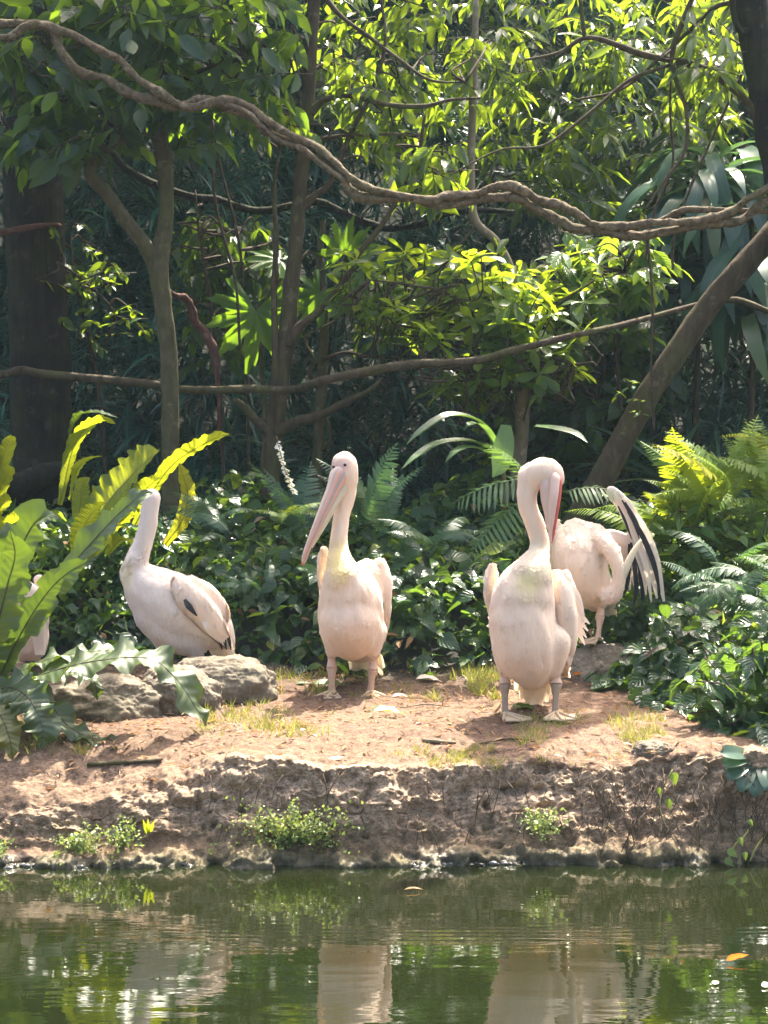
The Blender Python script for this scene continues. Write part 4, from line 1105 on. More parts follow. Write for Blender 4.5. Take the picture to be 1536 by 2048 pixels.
def cover(n, xlo, xhi, ylo, yhi, hmax, L, mats, name, label, tms=('cordate', 'cordate_b'), clump=.55):
    x = rng.uniform(xlo, xhi, n); y = rng.uniform(ylo, yhi, n)
    z = zg(x, y)
    px, py = proj(np.column_stack([x, y, z]))
    lim = np.interp(px, *YB) + 14 * fbm(np.column_stack([px / 50, py / 50, 0 * px]), 1, 3, 31)
    ok = py < lim
    x, y, z, py, lim = x[ok], y[ok], z[ok], py[ok], lim[ok]
    hm = hmax * np.clip((lim - py) / 45, .12, 1) * (0.55 + .45 * fbm(np.column_stack([x * 2.2, y * 2.2, 0 * x]), 1, 3, 32) + .3)
    h = np.clip(hm, .02, 2) * rng.random(len(x)) ** .6
    pos = np.column_stack([x, y, z + h + .015])
    m = len(x)
    a = rng.random(m) * 6.28
    d = unit(np.column_stack([np.cos(a), np.sin(a) - .35, rng.normal(-.35, .3, m)]))
    nn = unit(np.column_stack([rng.normal(0, .42, m), rng.normal(-.35, .42, m), np.full(m, .8)]))
    LL = L * (0.5 + .8 * rng.random(m) ** 1.3)
    g = rng.random(m)
    half = [g < .5, g >= .5]
    g2 = rng.random(m)
    if mats[0] == 'cover':
        half = [(g < .5) & (g2 > .16), (g >= .5) & (g2 > .16), g2 <= .16]
        tms, mats = (*tms, 'ovate'), (*mats, 'cover2')
    for tm, sel, mt in zip(tms, half, mats):
        tag(link(name, scatter_mesh(name, tm, pos[sel], d[sel], nn[sel], LL[sel], M[mt])), label, kind='stuff')


cover(14000, -3.2, 3.2, 9.9, 12.6, .36, .105, ('cover', 'cover'), 'ground_cover', 'low heart shaped dark glossy leaves covering the ground behind the pelicans')
cover(4600, 1.0, 3.2, 8.6, 10.4, .22, .115, ('cover', 'cover'), 'ground_cover', 'low heart shaped dark glossy leaves at the edge of the clearing')
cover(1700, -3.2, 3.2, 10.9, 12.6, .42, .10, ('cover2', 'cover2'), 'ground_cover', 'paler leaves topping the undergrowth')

cover(900, -3.2, 3.2, 8.8, 12.4, .3, .085, ('dead', 'dead_dark'), 'dead_leaves', 'dead brown leaves caught among the low green leaves', ('ovate_b', 'lance_b'))

# clump of taller leaves right
shr = root_of('leafy_shrub', 'sunlit shrub of broad pale leaves beneath the big sunlit fern', 'shrub', 1400, 1130, 10.2)
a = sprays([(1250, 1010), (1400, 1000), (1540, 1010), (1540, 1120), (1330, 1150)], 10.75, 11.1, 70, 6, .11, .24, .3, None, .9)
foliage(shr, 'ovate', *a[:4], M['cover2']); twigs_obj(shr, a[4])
shr = root_of('leafy_shrub', 'dark glossy leaved shrub leaning over the bank at the edge of the view', 'shrub', 1480, 1420, 9.0)
a = sprays([(1380, 1330), (1560, 1270), (1560, 1470), (1450, 1480), (1400, 1430)], 8.85, 9.3, 52, 6, .095, .22, .4, None, .8)
foliage(shr, 'cordate', *a[:4], M['cover']); twigs_obj(shr, a[4])


# ------------------------------------------------------------------ canopy overhead: unseen tree crowns above the frame, added to shade the wood
SUN_GAPS = [(-1.45, 11.2, .8), (-1.0, 11.3, .35), (1.75, 10.5, .75), (2.2, 9.8, .6), (.62, 10.9, .3), (1.1, 10.6, .45), (1.3, 12.4, .5), (-.92, 11.87, .5), (-.2, 11.95, .5),  # holes cut in the crown leaves so sun reaches chosen plants
        (.1, 12.7, .3), (.9, 12.4, .5), (2.0, 12.6, .6), (.2, 10.9, .25), (-2.0, 11.8, .4), (-.2, 11.3, .2), (.55, 12.0, .3), (-1.67, 10.27, .2), (-1.33, 10.27, .16), (-.25, 10.7, .2), (-2.55, 10.28, .15)]


def shade_canopy(parent, n, xr, yr, zr, L, seed, thr=-.15, ylim=10.55):
    """crown leaves placed to cast shade, left out where sun should reach the plants"""
    rs = np.random.default_rng(seed)
    p = np.column_stack([rs.uniform(*xr, n), rs.uniform(*yr, n), rs.uniform(*zr, n)])
    h = (p[:, 2] - 1.2) / sdir.z
    gx, gy = p[:, 0] - h * sdir.x, p[:, 1] - h * sdir.y
    yl = np.where(gx > .25, np.maximum(ylim, 12.3), ylim)
    ok = (fbm(p, .9, 2, seed) > thr) & (gy > yl + .25 * fbm(np.column_stack([gx * 2, gy * 2, 0 * gx]), 1, 2, 5))
    for (a, b, r) in SUN_GAPS:
        ok &= np.hypot(gx - a, gy - b) > r * (1 + .3 * fbm(np.column_stack([gx * 4, gy * 4, 0 * gx]), 1, 2, 6))
    p = p[ok]
    m = len(p)
    d = unit(rs.normal(0, 1, (m, 3)) * [1, 1, .4] - [0, 0, .25]); nn = unit(rs.normal(0, .4, (m, 3)) + [0, 0, 1])
    o = link('crown', scatter_mesh('crown', 'card', p, d, nn, L * rs.uniform(.7, 1.3, m), M['broad']), parent)  # unseen leaves, added for the shade they cast
    o['kind'] = 'stuff'


shade_canopy(t1, 7000, (-7, .6), (12.8, 18), (5.4, 7.8), .30, 71, -.05)
shade_canopy(t1, 2800, (-3.2, -.2), (11.9, 13.4), (5.0, 6.0), .26, 72, -.3, 9.75)
shade_canopy(t3, 6000, (-2, 3.4), (14, 20), (6.2, 8.5), .30, 73, .15)
shade_canopy(t7, 5000, (1.6, 8), (14, 20), (6.3, 8.8), .30, 74, .2)


# ------------------------------------------------------------------ rocks
def rock(name, label, px, py, D, sx, sy, sz, mat, seed, rough=.12, group=None, rot=0.0):
    import bmesh
    bm = bmesh.new()
    bmesh.ops.create_icosphere(bm, subdivisions=6, radius=1)
    V = np.array([v.co for v in bm.verts]); F = np.array([[v.index for v in f.verts] for f in bm.faces])
    bm.free()
    V = np.sign(V) * np.abs(V) ** .82
    d = fbm(V, 1.3, 3, seed) * rough * 1.3 + fbm(V, 4, 5, seed + 3, gain=.6) * .05 + fbm(V, 26, 3, seed + 5) * .014 - (np.abs(vnoise(V * 2.2, seed + 9)) < .05) * .02
    V = V * (1 + d)[:, None] * [sx, sy, sz]
    c, s = math.cos(rot), math.sin(rot)
    V = np.column_stack([V[:, 0] * c - V[:, 2] * s, V[:, 1], V[:, 0] * s + V[:, 2] * c])
    p = P(px, py, D)
    o = link(name, mesh(name, V, [F], mat), None, Matrix.Translation(Vector(p)))
    return tag(o, label, 'rock', group)


k = NT('boulder_stone')
n1 = k.noise(6, 6, .65, k.obj()); n2 = k.noise(60, 4, .7, k.obj(1, 1, .5))
c = k.ramp(n1, [(.3, (.06, .046, .032)), (.5, (.13, .105, .075)), (.72, (.23, .195, .15))])
c = k.mix(k.math('MULTIPLY', k.math('GREATER_THAN', n2, .56), .5), c, (.25, .21, .155))
c = k.mix(k.math('MULTIPLY', k.n('MapRange', {0: k.noise(3, 4, .6, k.obj()), 1: .5, 2: .65}).outputs[0], .4), c, (.085, .08, .045))
M['rock'] = k.done(k.n('BsdfPrincipled', {'Base Color': c, 'Roughness': .85, 'Specular IOR Level': .3, 'Normal': k.n('Bump', {'Strength': .7, 'Distance': .012, 'Height': k.math('ADD', n1, k.math('MULTIPLY', n2, .6))}).outputs[0]}).outputs[0])
rock('boulder', 'rounded grey brown boulder in front of the pelican facing away', 440, 1385, 9.85, .275, .22, .19, M['rock'], 3, .10, 'boulders at the clearing edge')
rock('boulder', 'low mossy boulder under the wavy fronds of the bird nest fern', 205, 1425, 9.45, .30, .20, .165, M['rock'], 8, .13, 'boulders at the clearing edge', .10)
rock('boulder', 'slanting rough boulder wedged between the rounded boulder and the mossy one', 360, 1400, 9.55, .20, .16, .155, M['rock'], 13, .14, 'boulders at the clearing edge', -.25)
rock('boulder', 'shaded earthy boulder among leaves that the one legged pelican stands on', 1215, 1370, 10.45, .26, .24, .21, M['rock'], 21, .12, 'boulders at the clearing edge')
rock('boulder', 'half buried round stone set in the top of the bank', 1310, 1505, 8.62, .085, .07, .05, M['rock'], 33, .12, 'boulders at the clearing edge')
rock('boulder', 'flat pale slab sunk in the bank at the waterside edge of the view', 20, 1556, 8.78, .20, .09, .05, M['rock'], 35, .06, 'boulders at the clearing edge')

# wet stones along the waterline
xs = rng.uniform(-2.6, 2.6, 2400); xs = xs[fbm(np.column_stack([xs * 3, 0 * xs, 0 * xs]), 1, 3, 77) > .05]; ns = len(xs)
V0, F0 = [], []
import bmesh
bm = bmesh.new(); bmesh.ops.create_icosphere(bm, subdivisions=2, radius=1)
sv = np.array([v.co for v in bm.verts]); sf = np.array([[v.index for v in f.verts] for f in bm.faces]); bm.free()
yw = 8.25 + 0.07 * fbm(np.column_stack([xs, 0 * xs, 0 * xs]), 1.3, 3, 5)
cs = np.column_stack([xs, yw - rng.normal(.01, .018, ns), rng.uniform(-.010, .006, ns)])
rad = .004 + .014 * rng.random(ns) ** 2.5
VV = cs[:, None] + sv[None] * rad[:, None, None] * np.array([1.4, 1, .75]) * (1 + .2 * rng.normal(0, 1, (ns, len(sv), 1)) * .8)
k = NT('wet_stone')
c = k.mix(k.noise(40, 3, .6, k.obj()), (.02, .018, .012), (.07, .06, .04))
M['wet'] = k.done(k.n('BsdfPrincipled', {'Base Color': c, 'Roughness': .12, 'Specular IOR Level': .9, 'Coat Weight': .6, 'Coat Roughness': .05}).outputs[0])
tag(link('wet_pebbles', mesh('wet_pebbles', VV.reshape(-1, 3), [(sf[None] + (np.arange(ns) * len(sv))[:, None, None]).reshape(-1, 3)], M['wet'])), 'small wet stones glinting along the waterline', kind='stuff')


# ------------------------------------------------------------------ grass, litter, bank plants
def grass_patch(px0, px1, py0, py1, n, L=.05, lab='short sunlit grass tufts on the clearing'):
    out = []
    q = rng.uniform([px0, py0], [px1, py1], (n * 3, 2))
    q = q[fbm(np.column_stack([q[:, 0] / 40, q[:, 1] / 14, 0 * q[:, 0]]), 1, 2, 41) > .0][:n]
    for x, y in q:                                      # march the ray to the ground
        lo, hi = 8.5, 13.0
        for _ in range(18):
            md = (lo + hi) / 2
            p = P(x, y, md)
            if p[2] > zg(p[0], md): lo = md
            else: hi = md
        out.append(P(x, y, lo))
    c = np.array(out)
    per = 3
    pos = np.repeat(c, per, 0) + rng.normal(0, .008, (len(c) * per, 3)) * [1, 1, 0]
    pos[:, 2] -= .006
    m = len(pos)
    d = unit(np.column_stack([rng.normal(0, .5, m), rng.normal(-.1, .5, m), np.full(m, .8)]))
    nn = unit(np.column_stack([rng.normal(0, .5, m), np.full(m, -.8), rng.normal(.2, .3, m)]))
    tag(link('grass', scatter_mesh('grass', 'grass', pos, d, nn, L * rng.uniform(.5, 1.4, m), M['grass'], np.full(m, 1.3))), lab, kind='stuff')


grass_patch(400, 660, 1350, 1475, 420, .055)
grass_patch(860, 1010, 1345, 1400, 260, .06)
grass_patch(1040, 1330, 1435, 1500, 360, .045)
grass_patch(770, 1000, 1495, 1540, 190, .035)
grass_patch(20, 190, 1440, 1510, 170, .045)
grass_patch(560, 960, 1340, 1400, 170, .045)
grass_patch(420, 1300, 1400, 1530, 220, .03)


def on_ground(x, y):
    lo, hi = 8.5, 13.0
    for _ in range(20):
        md = (lo + hi) / 2
        p = P(x, y, md)
        if p[2] > zg(p[0], md): lo = md
        else: hi = md
    return P(x, y, lo)


n = 12000
x = rng.uniform(-2.4, 2.4, n); y = rng.uniform(8.5, 10.5, n)
pos = np.column_stack([x, y, zg(x, y) + rng.uniform(.002, .014, n)])
d = unit(np.column_stack([rng.normal(0, 1, n), rng.normal(0, 1, n), rng.normal(0, .2, n)])); nn = unit(np.column_stack([rng.normal(0, .3, (n, 2)), np.ones(n)]))
tag(link('leaf_litter', scatter_mesh('leaf_litter', 'lance', pos[:3000], d[:3000], nn[:3000], rng.uniform(.015, .065, 3000), M['dead'])), 'brown leaf litter scattered on the bare earth', kind='stuff')
tag(link('leaf_litter', scatter_mesh('leaf_litter', 'chip', pos[3000:], d[3000:], nn[3000:], rng.uniform(.008, .05, 9000), M['dead_dark'], rng.uniform(.08, .4, 9000))), 'small bark chips and straw scattered on the bare earth', kind='stuff')


def fallen(label, px, py, L, ang, mat, tm='ovate_b', water=False, tilt=.15, lift=.012, group='fallen leaves'):
    if water:
        D = CZ * FPX / 1e9
        d_ = _R * (px - 768) - _U * (py - 1024) + _F * FPX
        p = d_ * (CZ / -d_[2]) + np.array([0, 0, CZ])
    else:
        p = on_ground(px, py)
    p = p + np.array([0, 0, lift])
    d = np.array([[math.cos(ang), math.sin(ang), tilt]]); n_ = np.array([[rng.normal(0, .2), -.3, 1]])
    r_, d, n_ = basis(d, n_)
    me = tmpl_mesh(tm, M[mat]); l = L
    r_, d, n_ = r_[0], d[0], n_[0]
    o = link('floating_leaf' if water else 'fallen_leaf', me, None, Matrix(((r_[0] * l, d[0] * l, n_[0] * l, p[0]), (r_[1] * l, d[1] * l, n_[1] * l, p[1]), (r_[2] * l, d[2] * l, n_[2] * l, p[2]), (0, 0, 0, 1))))
    tag(o, label, 'leaf', group)


fallen('curled green leaf with a pale edge on bare earth between two pelicans', 742, 1436, .16, .1, 'green_fallen', lift=.03)
fallen('broad flat green leaf behind the foot of the centre pelican', 625, 1376, .17, .05, 'green_fallen', 'ovate', tilt=.05, lift=.02)
fallen('small green leaf lying near the grass beside the centre pelican', 592, 1372, .07, 0, 'green_fallen', 'ovate')
fallen('green leaf lying between the feet of the neck preening pelican', 1022, 1424, .13, .1, 'green_fallen', lift=.02)
fallen('grey dry leaf beside the sunlit grass between two pelicans', 832, 1366, .13, .0, 'dead_pale', lift=.02)
fallen('long bleached leaf lying on the edge of the bank', 652, 1524, .16, .05, 'dead_pale', 'lance', tilt=.02)
fallen('pale leaf on the earth behind the curled green leaf', 785, 1398, .09, .3, 'dead_pale')
fallen('small pale curled leaf on bare earth in front of the curled green leaf', 832, 1452, .05, .8, 'dead_pale', 'lance_b')
fallen('dark brown leaf at the foot of the centre pelican', 728, 1396, .08, 0, 'dead')
fallen('reddish brown leaf behind the legs of the centre pelican', 690, 1368, .10, .6, 'dead')
fallen('upright torn brown leaf behind the foot of the neck preening pelican', 990, 1432, .09, 1.2, 'dead', tilt=.9)
fallen('small brown leaf lying close to the grass near the boulder', 498, 1472, .07, -.3, 'dead')
fallen('reddish pale leaf under the boulder of the one legged pelican', 1145, 1362, .09, .2, 'dead_orange', lift=.03)
fallen('bright orange leaf floating on the pond', 1452, 1926, .08, .15, 'dead_orange', 'ovate', True, .30, .008, 'leaves floating on the pond')
fallen('brown curled leaf floating on the pond close to the bank', 808, 1784, .07, .1, 'dead', 'lance_b', True, .35, .008, 'leaves floating on the pond')
fallen('small white petal floating on the pond below the orange leaf', 1428, 1972, .03, .9, 'flower', 'cordate', True, .25, .006, 'leaves floating on the pond')
fallen('white petal floating on the pond at the edge of the view', 1524, 1976, .04, .1, 'flower', 'cordate', True, .2, .006, 'leaves floating on the pond')
for i in range(26):
    px = rng.uniform(420, 1340); py = rng.uniform(1385, 1525)
    fallen('small dry brown leaf scrap lying on the bare earth', px, py, rng.uniform(.025, .055), rng.random() * 6.28, ('dead', 'dead', 'dead_pale')[i % 3], ('lance_b', 'ovate_b')[i % 2], group='dry leaf scraps on the earth')


def stick(label, lst, w0, mat='bark_pale'):
    pts = [on_ground(x, y) + np.array([0, 0, .01]) for x, y in lst]
    v, q, t, u = tube(np.array(pts), [w0] * (len(pts) - 1) + [w0 * .6], 7, 5, .2, 3, 30)
    tag(link('stick', mesh('stick', v, [q, t], M[mat], u)), label, 'stick', 'dry sticks on the earth')


stick('long dark stick lying along the top of the bank below the boulders', [(175, 1534), (240, 1530), (310, 1526), (325, 1522)], .009, 'bark_brown')
stick('short pale stick on the earth in front of the neck preening pelican', [(845, 1485), (880, 1488), (912, 1490)], .008)
stick('thin twig crossing the shadow of the neck preening pelican', [(960, 1492), (1020, 1482), (1070, 1488)], .004, 'twig')
stick('dark stick sticking out of the leaves over the bank edge', [(1385, 1468), (1410, 1460), (1440, 1456)], .008, 'twig')
stick('thin pale twig near the curled green leaf', [(800, 1420), (850, 1413), (900, 1418)], .003, 'bark_pale')

# maidenhair ferns on the bank
def maiden(label, px, py, w_, h_, n):
    D = 8.32
    r = thing('maidenhair_fern', label, 'fern', P(px, py + h_ * .4, D), 'maidenhair ferns on the bank')
    pos, tw = [], []
    base = P(px, py + h_ * .35, D + .05)
    for i in range(int(n / 14)):
        a, b = rng.normal(0, .42), rng.normal(-.1, .38)
        tip = P(px + a * w_, py + b * h_, D - .04 - abs(rng.normal(0, .05)))
        midp = (base + tip) / 2 + np.array([0, -.01, .02])
        tw.append(tube(np.array([base + rng.normal(0, .02, 3) * [1.5, .3, .5], midp, tip]), [.0012, .001, .0007], 3, 4))
        s = spline(np.array([base, midp, tip]), 8)
        for k_ in range(14):
            pos.append(s[rng.integers(5, len(s))] + rng.normal(0, .012, 3))
    pos = np.array(pos); m = len(pos)
    d = unit(rng.normal(0, 1, (m, 3)) + [0, -.2, -.2]); nn = unit(rng.normal(0, .5, (m, 3)) + [0, -.6, .8])
    o = link('foliage', scatter_mesh('foliage', 'obovate', pos, d, nn, rng.uniform(.010, .02, m), M['maiden'], np.full(m, 1.8)), r)
    o['kind'] = 'stuff'
    v, q, t, u = join(tw)
    o = link('stems', mesh('stems', v, [q, t], M['twig'], u), r); o['kind'] = 'stuff'


maiden('largest maidenhair fern clump growing low on the bank below the centre pelican', 580, 1662, 150, 80, 1500)
maiden('spreading maidenhair fern clump near the waterline below the boulders', 152, 1690, 90, 52, 520)
maiden('small upright maidenhair fern clump beside the spreading one', 243, 1680, 48, 62, 380)
maiden('small maidenhair fern clump low on the bank below the neck preening pelican', 1083, 1648, 80, 44, 420)
maiden('tiny maidenhair fern sprig at the waterline by the edge of the view', 5, 1698, 26, 24, 120)

# heart leaved creepers and roots on the bank
cr = thing('creeper', 'thin creeper with a few bright heart shaped leaves trailing down the bank', 'vine', P(1330, 1640, 8.35))
limb(cr, 'stem', [(1345, 1540, 8.5, 4), (1325, 1580, 8.36, 4), (1320, 1620, 8.30, 4), (1335, 1660, 8.26, 3)], M['bark_olive'], 6, 6, .1, 70)
for (x, y, s_) in [(1345, 1545, .055), (1335, 1598, .045), (1316, 1575, .03)]:
    leaf_objs(cr, 'cordate', P(x, y, 8.34)[None], np.array([[.2, -.3, -.8]]), np.array([[.1, -.8, .5]]), [s_], M['cover2'])
cr = thing('creeper', 'thin green creeper reaching over the water at the foot of the bank', 'vine', P(1460, 1720, 8.3))
limb(cr, 'stem', [(1510, 1640, 8.4, 4), (1490, 1670, 8.28, 4), (1470, 1690, 8.24, 4), (1455, 1724, 8.22, 4)], M['grass'], 6, 6, .1, 71)
limb(cr, 'stem', [(1540, 1660, 8.4, 4), (1515, 1690, 8.26, 4), (1500, 1722, 8.22, 3)], M['grass'], 6, 6, .1, 72)
for (x, y, s_) in [(1455, 1700, .05), (1478, 1675, .035), (1488, 1704, .035), (1497, 1640, .03), (1450, 1718, .045)]:
    leaf_objs(cr, 'cordate', P(x, y, 8.22)[None], np.array([[rng.normal(0, .5), -.3, -.6]]), np.array([[.1, -.8, .5]]), [s_], M['cover2'])
sb = thing('seedling', 'single green pointed leaf sprouting from the bank face below the boulders', 'plant', P(297, 1665, 8.36))
for q in ((-.25, .9), (.3, .8), (0, 1)):
    leaf_objs(sb, 'lance', P(297, 1672, 8.34)[None], np.array([[q[0], -.35, q[1]]]), np.array([[0, -1, .3]]), [.075], M['fern'])

tw = []
for i in range(210):
    x0 = rng.uniform(1130, 1560) if i < 150 else rng.uniform(420, 1130)
    y0 = rng.uniform(1530, 1650)
    l = rng.uniform(25, 90)
    a = rng.normal(0, 14)
    Dd = 8.44 - (y0 - 1500) * .0006
    tw.append(tube(np.array([P(x0, y0, Dd), P(x0 + a, y0 + l * .4, Dd - .05), P(x0 + a * 2 + rng.normal(0, 14), y0 + l, Dd - .05)]), [.0022, .002, .001], 4, 4))
v, q, t, u = join(tw)
tag(link('roots', mesh('roots', v, [q, t], M['twig'], u)), 'thin dry roots hanging out of the eroded bank', kind='stuff')

# grey palmate leaf at the bank edge
gp = thing('fan_palm', 'grey green fan shaped leaf drooping over the bank at the edge of the view', 'palm', P(1510, 1500, 8.7))
for (dx, dy, l) in [(-70, 20, 1), (-60, 50, 1), (-35, 75, 1), (-5, 85, 1), (25, 75, 1), (-75, -5, .8)]:
    blade(gp, [(1515, 1510, 8.55, 0), (1515 + dx * .5, 1510 + dy * .4, 8.42, 0), (1515 + dx * .85, 1510 + dy * .8, 8.36, 0), (1515 + dx, 1510 + dy, 8.35, 0)], 34, (0, -.8, .6), M['strap'], fold=.3)
tube_obj('stem', np.array([P(1515, 1510, 8.55), P(1560, 1500, 8.7), P(1600, 1520, 8.9)]), [.006, .006, .007], M['bark_olive'], gp, sides=6)


# ------------------------------------------------------------------ pelicans
ICO = (sv, sf)


def feather_mat(name, tint=1.0):
    k = NT(name)
    col = k.n('Attribute', attribute_name='col').outputs['Color']
    a = k.noise(9, 5, .6, k.geo(7, 7, 1.4), .3); b = k.noise(55, 3, .6, k.geo(2.2, 2.2, .35))
    c = k.mix(k.n('MapRange', {0: a, 1: .35, 2: .7, 3: .0, 4: .22}).outputs[0], col, k.mix(1.0, col, (.80, .70, .62), 'MULTIPLY'))
    h = k.math('ADD', k.math('MULTIPLY', a, .6), k.math('MULTIPLY', b, .8))
    bm = k.n('Bump', {'Strength': .35, 'Distance': .010, 'Height': h}).outputs[0]
    p = k.n('BsdfPrincipled', {'Base Color': c, 'Roughness': .75, 'Specular IOR Level': .15, 'Normal': bm, 'Sheen Weight': .25, 'Sheen Roughness': .5}).outputs[0]
    t = k.n('BsdfTranslucent', {'Color': k.mix(1.0, col, (1, .9, .72), 'MULTIPLY')}).outputs[0]
    return k.done(k.n('MixShader', {0: .12, 1: p, 2: t}).outputs[0])


def plume_mat(name, c1, c2, tr=.3):
    k = NT(name)
    uv = k.n('SeparateXYZ', {0: k.n('TexCoord').outputs['UV']})
    a = k.math('ABSOLUTE', k.math('SUBTRACT', uv.outputs[0], .5))
    barb = k.math('SINE', k.math('MULTIPLY', k.math('SUBTRACT', k.math('MULTIPLY', uv.outputs[1], 34), k.math('MULTIPLY', a, 9)), 6.28))
    nz = k.noise(30, 3, .6, k.obj())
    c = k.mix(k.math('MULTIPLY', nz, .6), tuple(c1), tuple(c2))
    c = k.mix(k.math('MULTIPLY', k.math('LESS_THAN', a, .05), .35), c, tuple(x * .55 for x in c1))
    bm = k.n('Bump', {'Strength': .15, 'Distance': .002, 'Height': barb}).outputs[0]
    p = k.n('BsdfPrincipled', {'Base Color': c, 'Roughness': .65, 'Specular IOR Level': .25, 'Normal': bm}).outputs[0]
    return k.done(k.n('MixShader', {0: tr, 1: p, 2: k.n('BsdfTranslucent', {'Color': tuple(c2)}).outputs[0]}).outputs[0])


M['feather'] = feather_mat('body_plumage')
M['plume'] = plume_mat('white_feather', (.80, .675, .57), (.86, .73, .60))
M['plume_black'] = plume_mat('black_feather', (.018, .016, .018), (.05, .045, .045), .04)
M['plume_cream'] = plume_mat('cream_feather', (.80, .68, .50), (.86, .72, .50), .4)
k = NT('bill_horn')
uv = k.n('SeparateXYZ', {0: k.n('TexCoord').outputs['UV']})
u_, v_ = uv.outputs[0], uv.outputs[1]
nz = k.noise(40, 4, .7, k.geo())
c = k.ramp(k.math('ADD', u_, k.math('MULTIPLY', k.math('SUBTRACT', nz, .5), .10)), [(.0, (.60, .36, .28)), (.16, (.60, .35, .26)), (.22, (.36, .29, .27)), (.34, (.30, .29, .29)), (.44, (.60, .29, .20)), (.62, (.66, .38, .27)), (.72, (.40, .34, .31)), (.82, (.64, .46, .34)), (1.0, (.72, .56, .46))])
c = k.mix(k.math('MULTIPLY', k.math('GREATER_THAN', nz, .56), .5), c, (.62, .30, .24))
c = k.mix(k.n('MapRange', {0: v_, 1: .93, 2: .97}).outputs[0], c, (.62, .10, .08))
c = k.mix(k.n('MapRange', {0: v_, 1: .22, 2: .0}).outputs[0], c, (.46, .42, .41))
M['bill'] = k.done(k.n('BsdfPrincipled', {'Base Color': c, 'Roughness': .45, 'Normal': k.n('Bump', {'Strength': .25, 'Distance': .004, 'Height': nz}).outputs[0]}).outputs[0])
M['bill_pink'] = plain_mat('bill_pale_pink', (.60, .38, .30), (.70, .50, .40), .45, 60, .2)
M['bill_red'] = plain_mat('bill_edge_red', (.50, .07, .06), (.62, .16, .12), .4, 40, .1)
M['pouch'] = plain_mat('pouch_skin', (.68, .48, .39), (.74, .56, .46), .5, 60, .3, .25, (.8, .5, .25))
M['pouch_pale'] = plain_mat('pouch_skin_pale', (.62, .56, .42), (.72, .66, .50), .5, 60, .3, .25, (.8, .7, .4))
M['leg_pink'] = plain_mat('leg_skin_pink', (.50, .32, .22), (.62, .42, .30), .55, 70, .4)
M['leg_grey'] = plain_mat('leg_skin_grey', (.30, .22, .155), (.40, .31, .23), .55, 70, .4)
M['web'] = plain_mat('web_skin', (.42, .29, .18), (.56, .42, .26), .6, 50, .4)
M['eye'] = plain_mat('eye_dark', (.02, .008, .006), (.04, .015, .01), .1, 20, 0)
M['skin'] = plain_mat('face_skin', (.70, .48, .42), (.76, .56, .48), .6, 60, .3)


